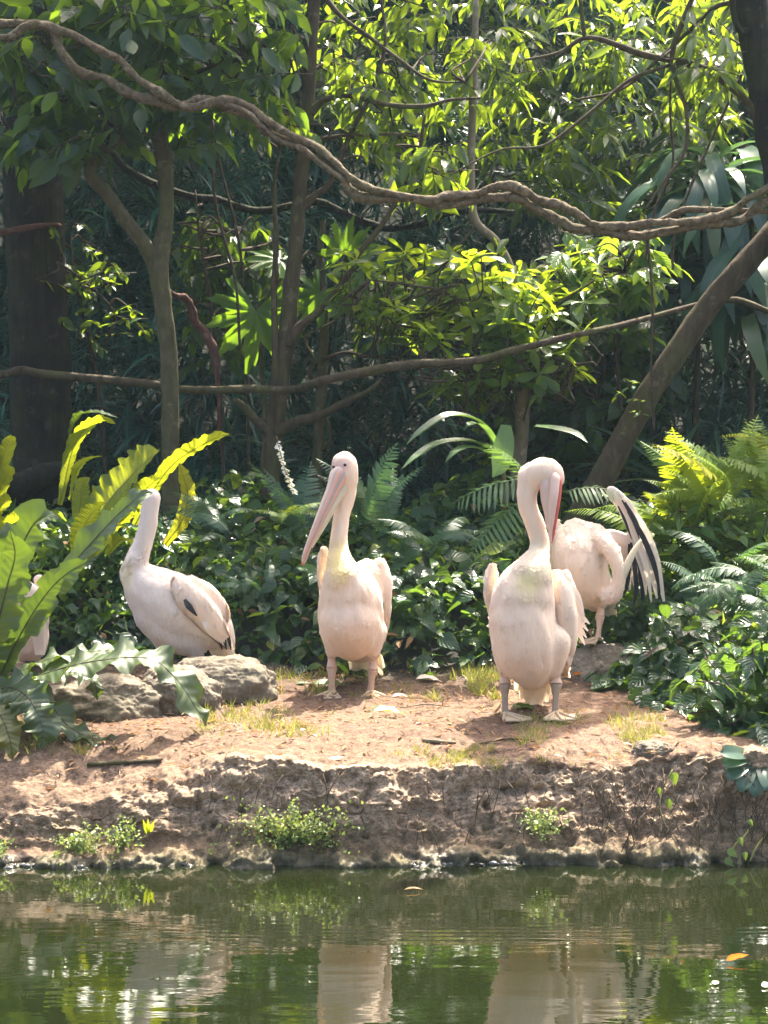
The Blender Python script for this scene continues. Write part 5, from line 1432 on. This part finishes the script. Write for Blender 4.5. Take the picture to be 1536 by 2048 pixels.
class Bird:
    def __init__(s, label, px, py, D):
        s.D = D; s.m = D / FPX
        s.foot = P(px, py, D)
        s.root = thing('pelican', label, 'pelican', s.foot, 'pelicans on the bank')
        s.ells = []

    def p(s, x, y, dy=0.0):
        return P(x, y, s.D + dy)

    def sw(s, pts, sc=(1, 1, 1)):
        """pts (px,py,dy,r_px): chain of ellipsoids"""
        a = spline(np.array([(*s.p(q[0], q[1], q[2]), q[3] * s.m) for q in pts]), 14)
        step = 0
        last = None
        for r in a:
            if last is None or np.linalg.norm(r[:3] - last) > .22 * r[3]:
                s.ells.append((r[:3], r[3] * np.array(sc))); last = r[:3]

    def remesh(s, name, ells, voxel, it, mat, colf, parent):
        n = len(ells)
        V = np.concatenate([c + ICO[0] * r for c, r in ells])
        F = (ICO[1][None] + (np.arange(n) * len(ICO[0]))[:, None, None]).reshape(-1, 3)
        me = mesh(name + '_src', V, [F], [])
        o = bpy.data.objects.new(name + '_src', me); COL.objects.link(o)
        md = o.modifiers.new('r', 'REMESH'); md.mode = 'VOXEL'; md.voxel_size = voxel; md.use_smooth_shade = True
        ms = o.modifiers.new('s', 'SMOOTH'); ms.factor = .5; ms.iterations = it
        dg = bpy.context.evaluated_depsgraph_get()
        ev = o.evaluated_get(dg)
        out = bpy.data.meshes.new_from_object(ev)
        bpy.data.objects.remove(o); bpy.data.meshes.remove(me)
        nv = len(out.vertices); co = np.empty(nv * 3, np.float32); out.vertices.foreach_get('co', co); co = co.reshape(-1, 3).astype(float)
        no = np.empty(nv * 3, np.float32); out.vertices.foreach_get('normal', no); no = no.reshape(-1, 3)
        amp = .0035
        co2 = co + no * (fbm(co * [1, 1, .45], 26, 3, 3) * amp)[:, None]
        out.vertices.foreach_set('co', co2.astype(np.float32).ravel())
        out.polygons.foreach_set('use_smooth', np.ones(len(out.polygons), bool))
        out.materials.clear(); out.materials.append(mat)
        col = np.ones((nv, 4)); col[:, :3] = colf(co)
        out.attributes.new('col', 'FLOAT_COLOR', 'POINT').data.foreach_set('color', col.astype(np.float32).ravel())
        out.update()
        out.name = name
        return link(name, out, parent)

    def body(s, spots=(), voxel=.0075, it=42, white=(.82, .64, .49)):
        """spots: (px, py, radius_px_x, radius_px_y, colour, strength)"""
        def colf(co):
            c = np.tile(np.array(white), (len(co), 1))
            px, py = proj(co)
            for (x, y, rx, ry, cc, st) in spots:
                f = np.clip(1.25 - np.sqrt(((px - x) / rx) ** 2 + ((py - y) / ry) ** 2), 0, 1)
                f = (f * f * (3 - 2 * f) * st)[:, None]
                c = c * (1 - f) + np.array(cc) * f
            return c
        return s.remesh('body', s.ells, voxel, it, M['feather'], colf, s.root)

    def wing(s, chain, sc, voxel=.007, white=(.82, .655, .52)):
        keep, s.ells = s.ells, []
        for ch in chain: s.sw(ch, sc)
        e, s.ells = s.ells, keep
        return s.remesh('wing', e, voxel, 5, M['feather'], lambda co: np.tile(np.array(white), (len(co), 1)), s.root)

    def plumage(s, o, name, n, L, flow, parent, lift=.15, head=None):
        """overlapping contour feathers that follow the surface of O; shorter on head and neck (photo row above HEAD)"""
        me = o.data
        nv = len(me.vertices)
        co = np.empty(nv * 3, np.float32); me.vertices.foreach_get('co', co); co = co.reshape(-1, 3).astype(float) + np.array(parent_world(o))
        no = np.empty(nv * 3, np.float32); me.vertices.foreach_get('normal', no); no = no.reshape(-1, 3).astype(float)
        col = np.empty(nv * 4, np.float32); me.attributes['col'].data.foreach_get('color', col); col = col.reshape(-1, 4)
        rs = np.random.default_rng(nv)
        ok = np.where((col[:, 1] > .60) & (no[:, 1] < .75) & ((no[:, 2] < .5) | (name != 'coverts')))[0]
        idx = rs.choice(ok, min(n, len(ok)), replace=False)
        p, nn, c = co[idx], no[idx], col[idx].copy()
        f = np.array(flow, float)
        px, py = proj(p)
        LL = np.full(len(p), L) * rs.uniform(.7, 1.25, len(p))
        F = np.tile(f, (len(p), 1))
        if head is not None:
            k_ = np.clip((py - head) / 70 + 1, 0, 1)
            LL *= .28 + .72 * k_
            F = F * k_[:, None] + np.array([0, .1, -1.0]) * (1 - k_)[:, None]
        F = F + rs.normal(0, .10, F.shape)
        d = unit(F - nn * np.sum(F * nn, 1, keepdims=True)) + nn * lift
        c[:, :3] *= rs.uniform(.86, 1.05, (len(p), 1))
        m_ = scatter_mesh(name, 'contour', p - unit(d) * (LL * .4)[:, None] - nn * (.0008 + .010 * LL[:, None]), d, nn, LL, M['feather'], col=c)
        o2 = link(name, m_, parent)
        o2['kind'] = 'stuff'

    def feather(s, parent, pts, wpx, mat, face=(0, -1, .2), name='flight_feather', seed=0, taper=(.5, .9, 1, 1, .8, .25), fold=.15, cup=0.0):
        P3 = np.array([s.p(*q) for q in pts])
        w_ = np.interp(np.linspace(0, 1, len(pts)), np.linspace(0, 1, len(taper)), taper) * wpx * s.m
        return link(name, frond_mesh(name, P3, w_, face, M[mat], rows=12, cols=5, fold=fold, seed=seed, ripple=.015, freq=3, cup=cup), parent)

    def ball(s, name, x, y, dy, r, mat, parent=None):
        V = ICO[0] * (r * s.m) + s.p(x, y, dy)
        return link(name, mesh(name, V, [ICO[1]], M[mat]), parent or s.root)

    def loft(s, name, rows, mat, parent=None, sides=20, depth=None):
        """rows: (px, py, dy, half_height_px, half_depth_px) sections across the path"""
        a = spline(np.array([(*s.p(q[0], q[1], q[2]), q[3] * s.m, q[4] * s.m) for q in rows]), 8)
        C = a[:, :3]; Tn = unit(np.gradient(C, axis=0))
        V, U = [], []
        dd = np.array(depth if depth is not None else (0, 1, 0), float)
        L = np.linspace(0, 1, len(C))
        ang = np.linspace(0, 2 * math.pi, sides, endpoint=False)
        for i in range(len(C)):
            e2 = unit(dd - Tn[i] * np.dot(dd, Tn[i])); e1 = np.cross(Tn[i], e2)
            V.append(C[i] + np.cos(ang)[:, None] * e1 * a[i, 3] + np.sin(ang)[:, None] * e2 * a[i, 4])
            U.append(np.column_stack([(1 - np.cos(ang)) / 2, np.full(sides, L[i])]))
        k = len(C)
        i = np.arange(k - 1)[:, None] * sides; j = np.arange(sides)[None]
        q = np.stack([i + j, i + (j + 1) % sides, i + sides + (j + 1) % sides, i + sides + j], -1).reshape(-1, 4)
        V = np.vstack(V + [C[:1], C[-1:]]); U = np.vstack(U + [[[.5, 0]], [[.5, 1]]])
        jj = np.arange(sides)
        t = np.vstack([np.column_stack([np.full(sides, k * sides), (jj + 1) % sides, jj]), np.column_stack([np.full(sides, k * sides + 1), (k - 1) * sides + jj, (k - 1) * sides + (jj + 1) % sides])])
        return link(name, mesh(name, V, [q, t], M[mat], U), parent or s.root)

    def leg(s, top, foot, r0, r1, m1, m2, split=.45):
        """tarsus from the thigh to the foot, then a webbed foot"""
        a, b = s.p(*top), s.p(*foot)
        k = np.array([0, .012, 0])
        knee = a * (1 - split) + b * split
        tube_obj('leg', np.array([a + [0, 0, .03], a, a * .5 + knee * .5 + k, knee]), np.array([r0 * 1.2, r0 * 1.12, r0 * .85, r0 * 1.12]) * s.m, M[m1], s.root, sides=14, per=7, wob=.14, seed=3, lump=60)
        tube_obj('leg', np.array([knee, knee * .6 + b * .4 - k * .4, b * .9 + knee * .1, b]), np.array([r0 * 1.1, r1 * .82, r1 * .85, r1 * 1.35]) * s.m, M[m2], s.root, sides=14, per=7, wob=.14, seed=4, lump=60)

    def webfoot(s, at, ang, L, mat='web'):
        """three forward toes and the web between them, one hind toe"""
        p = s.p(*at)
        gz = p[2]
        f = np.array([math.cos(ang), math.sin(ang), 0]); sd = np.array([-f[1], f[0], 0])
        tips = [f * L + sd * L * .02, f * L * .80 + sd * L * .48, f * L * .74 - sd * L * .50]
        top = p + [0, 0, .022]
        order = [tips[1], tips[0], tips[2]]
        V, U = [], []
        ring = []
        for i in range(3):
            ring.append(order[i])
            if i < 2: ring.append((order[i] + order[i + 1]) / 2 * .90)
        n = len(ring)
        for lvl, hz in ((0.16, .020), (.5, .011), (1.0, .004)):
            for q in ring: V.append(p + q * lvl + [0, 0, hz])
        for lvl in (1.0, .16):
            for q in ring: V.append(p + q * lvl + [0, 0, -.004])
        Q = []
        for b in range(4):
            for i in range(n - 1):
                Q.append((b * n + i, b * n + i + 1, (b + 1) * n + i + 1, (b + 1) * n + i))
        o = link('foot', mesh('foot', np.array(V), [np.array(Q)], M[mat]), s.root)
        for tdir in tips + [-f * L * .28 + sd * L * .16]:
            v, q, t, u = tube(np.array([top, p + tdir * .5 + [0, 0, .013], p + tdir * .98 + [0, 0, .005]]), [.010, .0075, .004], 8, 4, .12, 5, 60)
            link('toe', mesh('toe', v, [q, t], M[mat], u), o)


SKIN = (.66, .40, .36); YEL = (.78, .60, .20)

# --- centre pelican, facing the camera
b = Bird('pelican facing the water with its long bill lowered across its breast side', 702, 1392, 9.94)
b.sw([(689, 929, 0, 28), (690, 944, 0, 28), (695, 965, .01, 23)])
b.sw([(694, 932, .02, 22), (695, 960, .02, 21), (693, 990, .02, 20.5), (687, 1020, .01, 18.5), (681, 1050, .0, 18), (677, 1080, -.01, 19), (678, 1105, -.02, 22), (681, 1135, -.055, 32), (688, 1165, -.075, 46)])
b.sw([(690, 1165, -.05, 48), (700, 1195, -.02, 64), (702, 1225, .06, 70), (704, 1250, .12, 68), (712, 1275, .22, 54), (722, 1290, .34, 36), (728, 1300, .44, 20)])
b.sw([(700, 1240, -.035, 64), (703, 1265, .0, 56), (706, 1285, .05, 38)])
b.sw([(735, 1150, .1, 34), (745, 1190, .12, 36)])
b.sw([(668, 1262, .03, 32), (664, 1285, .02, 20), (663, 1306, .02, 12)])
b.sw([(745, 1262, .03, 30), (747, 1290, .02, 20), (748, 1312, .02, 12)])
bd = b.body([(702, 1290, 60, 26, (.72, .53, .38), .45), (680, 1125, 30, 52, YEL, .8), (674, 942, 17, 24, SKIN, .95), (690, 930, 13, 13, (.72, .50, .45), .95)])
b.plumage(bd, 'plumage', 7000, .042, (.0, .5, -1), b.root, head=1100)
bl = b.loft('bill', [(690, 934, -.0, 8, 10), (684, 941, -.025, 14, 15), (677, 952, -.04, 18, 15), (666, 978, -.055, 13.5, 13), (653, 1008, -.07, 11.5, 12), (639, 1040, -.08, 9.5, 11), (625.5, 1072, -.085, 7.8, 10), (613, 1103, -.085, 6.2, 8), (608, 1120, -.085, 5, 5), (606, 1130, -.085, 2, 2)], 'bill')
b.loft('pouch', [(694, 955, .0, 8, 10), (688, 972, -.015, 12, 13), (673, 1000, -.045, 8.5, 10), (656, 1032, -.065, 7.5, 9), (639, 1064, -.075, 5.5, 7), (622, 1095, -.08, 3.5, 5)], 'pouch_pale', bl)
b.ball('eye', 690, 930, -.058, 3.6, 'eye')
b.ball('eye', 667, 934, -.045, 3.2, 'eye')
wg = b.wing([[(760, 1135, .12, 20), (764, 1165, .12, 24), (766, 1200, .14, 22), (768, 1235, .18, 15), (764, 1270, .26, 8)], [(757, 1150, .2, 20), (755, 1190, .26, 22), (752, 1230, .34, 14)]], (.85, 1.1, 1.05))
b.plumage(wg, 'coverts', 1100, .062, (.0, .5, -1), wg, .05)
for i in range(6):
    b.feather(wg, [(772 - i * 2, 1190 + i * 6, .15 + i * .02), (776 - i * 3, 1240 + i * 4, .2 + i * .03), (770 - i * 4, 1282 + i * 3, .28 + i * .04)], 14, 'plume', (.8, -.6, .1), seed=i)
b.feather(wg, [(762, 1197, .062, ), (765, 1207, .068), (768, 1219, .085)], 5, 'plume_black', (.4, -.9, .1), 'dark_mark')
wg = b.wing([[(648, 1106, .12, 11), (645, 1125, .12, 13), (646, 1150, .14, 14), (650, 1180, .18, 14), (655, 1220, .26, 10)]], (.9, 1.2, 1.05))
b.plumage(wg, 'coverts', 1100, .062, (.0, .5, -1), wg, .05)
for i in range(3):
    b.feather(wg, [(640 + i * 3, 1180, .22), (645 + i * 3, 1230, .28), (652 + i * 3, 1270, .36)], 12, 'plume', (-.8, -.6, .1), seed=i)
tl = b.feather(b.root, [(722, 1285, .36), (722, 1310, .40), (720, 1340, .42), (722, 1362, .44)], 34, 'plume_cream', (0, -1, .2), 'tail', 1)
for i, (x, y) in enumerate([(702, 1345), (712, 1362), (735, 1366), (752, 1362), (764, 1352), (768, 1335)]):
    b.feather(tl, [(722 + (x - 722) * .3, 1285, .36), (722 + (x - 722) * .7, 1315, .40 + .006 * i), (x, y, .43 + .004 * i)], 22, 'plume_cream', (0, -1, .2), 'tail_feather', i)
b.leg((663, 1300, .02), (664, 1384, .0), 9.5, 8, 'leg_pink', 'leg_pink')
b.leg((748, 1306, .02), (741, 1384, .02), 10, 8, 'leg_pink', 'leg_pink')
b.webfoot((664, 1391, .0), -1.75, .14); b.webfoot((741, 1391, .02), -1.35, .14)

# --- pelican preening its neck
b = Bird('pelican tucking its red edged bill down against its own neck', 1060, 1438, 9.26)
b.sw([(1062, 956, .0, 29), (1082, 945, -.01, 31), (1098, 945, -.02, 30), (1108, 955, -.03, 23), (1114, 962, -.035, 16)])
b.sw([(1056, 975, .0, 23), (1053, 995, .0, 22), (1058, 1020, .0, 21), (1070, 1050, .0, 21.5), (1079, 1080, .0, 21.5), (1078, 1105, -.01, 22), (1068, 1130, -.055, 32), (1060, 1160, -.08, 48)])
b.sw([(1056, 1165, -.05, 52), (1045, 1200, -.04, 66), (1045, 1240, .03, 72), (1052, 1275, .08, 74), (1062, 1310, .16, 62), (1072, 1335, .28, 44), (1075, 1345, .40, 26)])
b.sw([(1044, 1240, -.05, 66), (1052, 1290, -.04, 66), (1060, 1330, -.02, 48), (1064, 1350, .02, 30)])
b.sw([(1016, 1290, .0, 36), (1010, 1322, .0, 22), (1009, 1345, .0, 13)])
b.sw([(1106, 1285, -.02, 38), (1110, 1320, -.02, 24), (1112, 1345, -.02, 14)])
bd = b.body([(1060, 1340, 70, 34, (.72, .53, .38), .45), (1030, 1245, 16, 20, (.70, .54, .44), .3), (1056, 1165, 34, 36, (.80, .67, .32), .75), (1080, 1120, 36, 50, (.80, .69, .42), .55), (1112, 972, 14, 26, SKIN, .85), (1088, 990, 22, 26, (.76, .60, .52), .6), (1064, 1352, 40, 18, (.72, .56, .42), .5)])
b.plumage(bd, 'plumage', 7000, .042, (.0, .5, -1), b.root, head=1110)
bl = b.loft('bill', [(1106, 946, -.04, 8, 10), (1110, 958, -.065, 11, 15), (1110, 968, -.075, 11, 15), (1108, 990, -.085, 10, 15), (1105, 1015, -.085, 9, 13), (1103, 1040, -.08, 7, 11), (1101, 1062, -.075, 5, 8), (1102, 1084, -.07, 2.5, 4)], 'bill_pink')
b.loft('bill_edge', [(1118, 950, -.05, 3, 6), (1120, 966, -.075, 4, 9), (1117, 995, -.085, 5, 9), (1113, 1020, -.085, 5, 8), (1109, 1045, -.08, 4.5, 7), (1106, 1068, -.075, 3.5, 5), (1103, 1086, -.07, 1.5, 3)], 'bill_red', bl)
b.loft('pouch', [(1090, 946, -.02, 10, 14), (1093, 968, -.045, 14, 17), (1094, 1000, -.06, 12, 14), (1097, 1030, -.07, 8, 10), (1097, 1060, -.07, 5, 6)], 'pouch', bl)
b.ball('eye', 1122, 956, -.05, 3.4, 'eye')
for i in range(4):
    b.feather(b.root, [(1056 + 2 * i, 938 - 2 * i, .02), (1048 + 3 * i, 934 - 2.5 * i, .025), (1040 + 5 * i, 936 - 3.4 * i, .03)], 6, 'plume', (-.3, -.6, .6), 'crest_feather', i)
wg = b.wing([[(1112, 1160, .06, 22), (1124, 1195, .03, 30), (1130, 1240, .04, 32), (1132, 1290, .08, 26), (1128, 1335, .16, 14)], [(1128, 1160, .16, 20), (1140, 1200, .18, 24), (1146, 1245, .2, 22)]], (.82, 1.0, 1.05))
b.plumage(wg, 'coverts', 1100, .062, (.12, .3, -1), wg, .05)
for i in range(9):
    t = i / 8
    b.feather(wg, [(1118 + 18 * t, 1200 - 20 * t, .0 + .04 * t), (1132 + 18 * t, 1265 - 18 * t, .01 + .06 * t), (1138 + 14 * t, 1330 - 38 * t, .06 + .08 * t)], 21, 'plume', (.55, -.8, .15), seed=i)
for i in range(6):
    t = i / 5
    b.feather(wg, [(1118 + 10 * t, 1150 + 4 * t, .1 + .03 * t), (1146 + 8 * t, 1180 + 12 * t, .1 + .03 * t), (1164 + 6 * t, 1220 + 26 * t, .13)], 17, 'plume', (.5, -.7, .4), seed=20 + i)
for i in range(4):
    b.feather(wg, [(1140, 1190 + i * 14, .1), (1158, 1225 + i * 14, .12), (1170 + (3 - i) * 3, 1248 + i * 14, .15)], 14, 'plume', (.6, -.7, .2), seed=40 + i)
wg = b.wing([[(984, 1142, .1, 13), (981, 1165, .1, 17), (984, 1200, .12, 17), (990, 1240, .16, 13)]], (.85, 1.2, 1.05))
b.plumage(wg, 'coverts', 1100, .062, (0, .4, -1), wg, .05)
tl = b.feather(b.root, [(1068, 1335, .3), (1068, 1365, .33), (1066, 1392, .34), (1066, 1412, .35)], 46, 'plume_cream', (0, -1, .25), 'tail', 1)
for i, (x, y) in enumerate([(1030, 1380), (1042, 1398), (1054, 1408), (1082, 1412), (1094, 1404), (1104, 1388)]):
    b.feather(tl, [(1068 + (x - 1068) * .3, 1335, .3), (1068 + (x - 1068) * .75, 1368, .33 + .004 * i), (x, y, .34 + .004 * i)], 24, 'plume_cream', (0, -1, .25), 'tail_feather', i)
b.leg((1009, 1338, .0), (1010, 1428, -.02), 11, 8.5, 'leg_pink', 'leg_grey', .35)
b.leg((1112, 1338, -.02), (1111, 1426, -.02), 11.5, 8.5, 'leg_pink', 'leg_grey', .35)
b.webfoot((1010, 1435, -.02), -1.1, .15); b.webfoot((1112, 1433, -.02), -1.5, .15)

# --- pelican on the rock, seen from behind
b = Bird('pelican facing away from the water behind the rounded boulder, its head turned out of sight', 345, 1375, 10.15)
b.sw([(302, 996, .0, 21), (301, 1008, .0, 20), (298, 1025, .0, 20), (296, 1050, .0, 20.5), (290, 1075, .0, 20), (281, 1100, .0, 21), (272, 1125, .0, 25), (268, 1150, .02, 32)])
b.sw([(301, 996, .0, 20), (300, 1000, .06, 17)])
b.sw([(276, 1158, .02, 34), (298, 1180, .02, 52), (326, 1200, .02, 66), (360, 1220, .02, 70), (398, 1240, .02, 58), (430, 1264, .02, 40), (452, 1288, .03, 20)])
b.sw([(310, 1225, .0, 46), (338, 1256, .0, 46), (372, 1276, .0, 38)])
b.sw([(325, 1272, .02, 26), (324, 1300, .02, 12), (325, 1330, .02, 9)]); b.sw([(394, 1275, -.02, 28), (392, 1310, -.02, 12)])
bd = b.body([(252, 1155, 16, 42, (.80, .70, .42), .7)], white=(.76, .645, .56))
b.plumage(bd, 'plumage', 7000, .042, (.9, 0, -.9), b.root, head=1120)
b.loft('bill', [(300, 995, .05, 8, 8), (298, 1012, .15, 7, 8), (296, 1035, .25, 6, 7), (294, 1062, .33, 4, 5), (293, 1075, .36, 2, 2)], 'bill', depth=(1, 0, 0))
wg = b.wing([[(362, 1172, -.12, 22), (372, 1188, -.14, 27), (392, 1210, -.14, 30), (416, 1236, -.12, 28), (436, 1262, -.1, 20), (448, 1284, -.06, 11)], [(380, 1172, -.08, 22), (410, 1194, -.08, 28), (436, 1226, -.07, 24)]], (1, .55, 1))
b.plumage(wg, 'coverts', 1100, .062, (.75, 0, -1), wg, .05)
for i in range(11):
    t = i / 10
    b.feather(wg, [(398 + 40 * t, 1218 - 2 * t, -.12 + .03 * t), (413 + 38 * t, 1252 + 4 * t, -.165 + .07 * t), (424 + 44 * t, 1274 + 30 * t, -.135 + .07 * t)], 11, 'plume', (.1, -1, .15), seed=i)
for i in range(3):
    b.feather(wg, [(434 + 8 * i, 1255, -.1), (440 + 9 * i, 1280, -.1), (444 + 9 * i, 1300, -.09)], 7, 'plume_black', (.1, -1, .1), 'dark_feather', seed=i)
b.feather(wg, [(369, 1199, -.19), (378, 1213, -.205), (394, 1232, -.20)], 12, 'plume_black', (.1, -1, .1), 'dark_mark', cup=.1)
wg = b.wing([[(350, 1165, .16, 20), (385, 1190, .18, 26), (420, 1230, .16, 22), (448, 1280, .1, 12)]], (1, .55, 1))
tl = b.feather(b.root, [(425, 1272, .0), (440, 1292, .0), (455, 1312, .0)], 34, 'plume_cream', (0, -1, .4), 'tail', 1)
for i in range(4):
    b.feather(tl, [(420, 1275, -.02), (425 + 9 * i, 1295, -.02), (432 + 13 * i, 1318 - 2 * i, -.02)], 18, 'plume_cream', (0, -1, .4), 'tail_feather', i)
b.leg((325, 1296, .02), (326, 1372, .02), 10, 9, 'leg_pink', 'leg_pink'); b.leg((392, 1300, -.02), (392, 1372, -.02), 10, 9, 'leg_pink', 'leg_pink')
b.webfoot((326, 1376, .02), 2.6, .11); b.webfoot((392, 1378, -.02), 2.6, .11)

# --- pelican with the raised wing
b = Bird('pelican on one leg behind the others, bending its neck under a raised black edged wing', 1194, 1285, 10.5)
b.sw([(1150, 1060, .1, 26), (1152, 1090, .06, 46), (1156, 1120, .02, 56), (1165, 1150, .02, 56), (1182, 1175, .04, 46), (1205, 1190, .12, 30), (1218, 1200, .2, 18)])
b.sw([(1160, 1065, .1, 26), (1190, 1072, .08, 26), (1200, 1100, .05, 34)])
b.sw([(1190, 1072, .02, 20), (1208, 1085, -.06, 19), (1224, 1105, -.11, 16), (1234, 1130, -.13, 14.5), (1238, 1155, -.13, 14), (1234, 1175, -.12, 16), (1224, 1188, -.11, 19), (1214, 1194, -.1, 16)])
b.sw([(1205, 1175, .03, 28), (1204, 1195, .02, 16), (1203, 1212, .0, 9)])
b.sw([(1112, 1046, .1, 10), (1115, 1065, .1, 16), (1118, 1095, .1, 22)], (.8, 1, 1.1))
bd = b.body([(1220, 1190, 22, 16, (.78, .62, .56), .5), (1175, 1104, 14, 4, (.68, .48, .36), .7)], voxel=.007)
b.plumage(bd, 'plumage', 7000, .042, (.2, .5, -1), b.root, head=None)
bl = b.loft('bill', [(1236, 1172, -.13, 9, 9), (1246, 1150, -.13, 8.5, 9), (1259, 1120, -.12, 7.5, 8), (1272, 1096, -.11, 5.5, 6), (1282, 1080, -.10, 2.5, 3)], 'pouch_pale')
wg = b.wing([[(1205, 1075, .12, 18), (1228, 1074, .13, 16), (1250, 1080, .13, 14), (1264, 1075, .13, 12)], [(1223, 981, .1, 11), (1230, 991, .1, 15), (1245, 1008, .11, 17), (1259, 1030, .12, 18), (1270, 1055, .13, 17), (1279, 1080, .13, 15), (1288, 1108, .13, 10)],
             [(1262, 1080, .13, 12), (1272, 1060, .13, 13), (1266, 1040, .13, 12)], [(1225, 1090, .16, 16), (1245, 1095, .16, 15), (1262, 1092, .15, 12)]], (1, .5, 1), white=(.78, .67, .62))
for i, (bk, wd, pts) in enumerate([
        (0, 21, [(1246, 996), (1284, 1056), (1310, 1120), (1328, 1203)]), (1, 12, [(1256, 1022), (1286, 1075), (1308, 1130), (1320, 1186)]), (0, 16, [(1258, 1040), (1282, 1090), (1302, 1140), (1314, 1197)]),
        (0, 13, [(1246, 1020), (1270, 1072), (1292, 1130), (1303, 1207)]), (0, 12, [(1256, 1055), (1272, 1100), (1288, 1150), (1292, 1190)]), (1, 13, [(1262, 1070), (1276, 1110), (1284, 1160), (1285, 1217)]),
        (1, 10, [(1262, 1085), (1269, 1130), (1272, 1180), (1267, 1213)]), (1, 9, [(1258, 1088), (1258, 1130), (1254, 1170), (1246, 1196)])]):
    b.feather(wg, [(x, y, .085 - .004 * ((i * 3) % 5) + .01 * k_) for k_, (x, y) in enumerate(pts)], wd, 'plume_black' if bk else 'plume', (.15, -1, .1), seed=i)
for i, pts in enumerate([[(1236, 1012), (1250, 1042), (1263, 1078)], [(1244, 1000), (1264, 1036), (1280, 1082)], [(1250, 1004), (1274, 1046), (1292, 1100)]]):
    b.feather(wg, [(x, y, .062 + .004 * i) for x, y in pts], 6, 'plume_black', (.1, -1, .1), seed=30 + i)
for i in range(5):
    b.feather(wg, [(1244 + 4 * i, 1090, .12), (1248 + 5 * i, 1130, .12), (1244 + 8 * i, 1180 - 8 * abs(i - 2), .12)], 12, 'plume', (.1, -1, .1), seed=20 + i)
wg = b.wing([[(1108, 1060, .14, 12), (1104, 1090, .16, 16), (1110, 1140, .2, 14)]], (.8, 1.1, 1.1))
tl = b.feather(b.root, [(1216, 1190, .12), (1219, 1215, .13), (1221, 1235, .14), (1222, 1252, .14)], 24, 'plume_cream', (0, -1, .2), 'tail', 2)
for i in range(3):
    b.feather(tl, [(1214, 1195, .12), (1212 + 7 * i, 1220, .13), (1212 + 10 * i, 1250 - 4 * abs(i - 1), .14)], 15, 'plume_cream', (0, -1, .2), 'tail_feather', i)
for i in range(3):
    b.feather(tl, [(1162 + 4 * i, 1196 + 3 * i, .22), (1185 + 3 * i, 1222 + 4 * i, .2), (1206 + 4 * i, 1244 + 3 * i, .2)], 8, 'plume_black', (0, -1, .3), 'dark_feather', i)
b.leg((1203, 1202, .0), (1196, 1276, -.04), 8.5, 7, 'leg_pink', 'leg_pink')
b.webfoot((1194, 1284, -.04), -2.3, .11)

# --- half hidden pelican behind the bird's nest fern
b = Bird('mostly hidden pelican behind the big bird nest fern', 30, 1340, 10.4)
b.sw([(-10, 1180, .0, 30), (10, 1200, .0, 46), (35, 1235, .0, 56), (55, 1270, .0, 46), (66, 1300, .0, 26)])
b.sw([(-12, 1178, 0, 28), (-40, 1150, 0, 19), (-70, 1110, 0, 16), (-80, 1060, 0, 16), (-90, 1030, 0, 19)])
b.sw([(40, 1290, 0, 24), (40, 1315, 0, 12)])
b.body([])
b.loft('bill', [(-95, 1035, -.05, 10, 9), (-110, 1065, -.06, 8, 8), (-130, 1105, -.06, 5, 6), (-145, 1135, -.06, 2, 2)], 'bill')
wg = b.wing([[(40, 1172, -.1, 18), (62, 1195, -.1, 26), (76, 1230, -.08, 24), (82, 1270, -.05, 14)], [(78, 1160, .05, 12), (88, 1180, .05, 14)]], (1, .6, 1))
for i in range(5):
    b.feather(wg, [(60 + 4 * i, 1215, -.15), (70 + 4 * i, 1260, -.13), (72 + 4 * i, 1310, -.1)], 14, 'plume', (.1, -1, .1), seed=i)
tl = b.feather(b.root, [(62, 1290, .03), (70, 1310, .03), (78, 1325, .03)], 26, 'plume_cream', (0, -1, .4), 'tail', 1)
b.leg((40, 1310, 0), (40, 1356, 0), 10, 9, 'leg_pink', 'leg_pink'); b.webfoot((40, 1360, 0), -1.5, .11)
b.leg((10, 1300, .05), (10, 1356, .05), 10, 9, 'leg_pink', 'leg_pink'); b.webfoot((10, 1360, .05), -1.5, .11)

# ------------------------------------------------------------------ humid air
k = NT('haze_air')
vol = k.n('VolumePrincipled', {'Color': (.62, .86, 1.0), 'Density': .0006, 'Anisotropy': .2})
k.t.links.new(vol.outputs[0], k.out.inputs['Volume'])
hx0, hx1, hy0, hy1, hz0, hz1 = -42, 42, -32, 31.5, -2.0, 20.0
hv = np.array([(x, y, z) for x in (hx0, hx1) for y in (hy0, hy1) for z in (hz0, hz1)], float)
tag(link('haze', mesh('haze', hv, [np.array([(0, 1, 3, 2), (4, 6, 7, 5), (0, 4, 5, 1), (2, 3, 7, 6), (0, 2, 6, 4), (1, 5, 7, 3)])], k.m, smooth=False)), 'faint humid haze filling the air between the trees', kind='stuff')
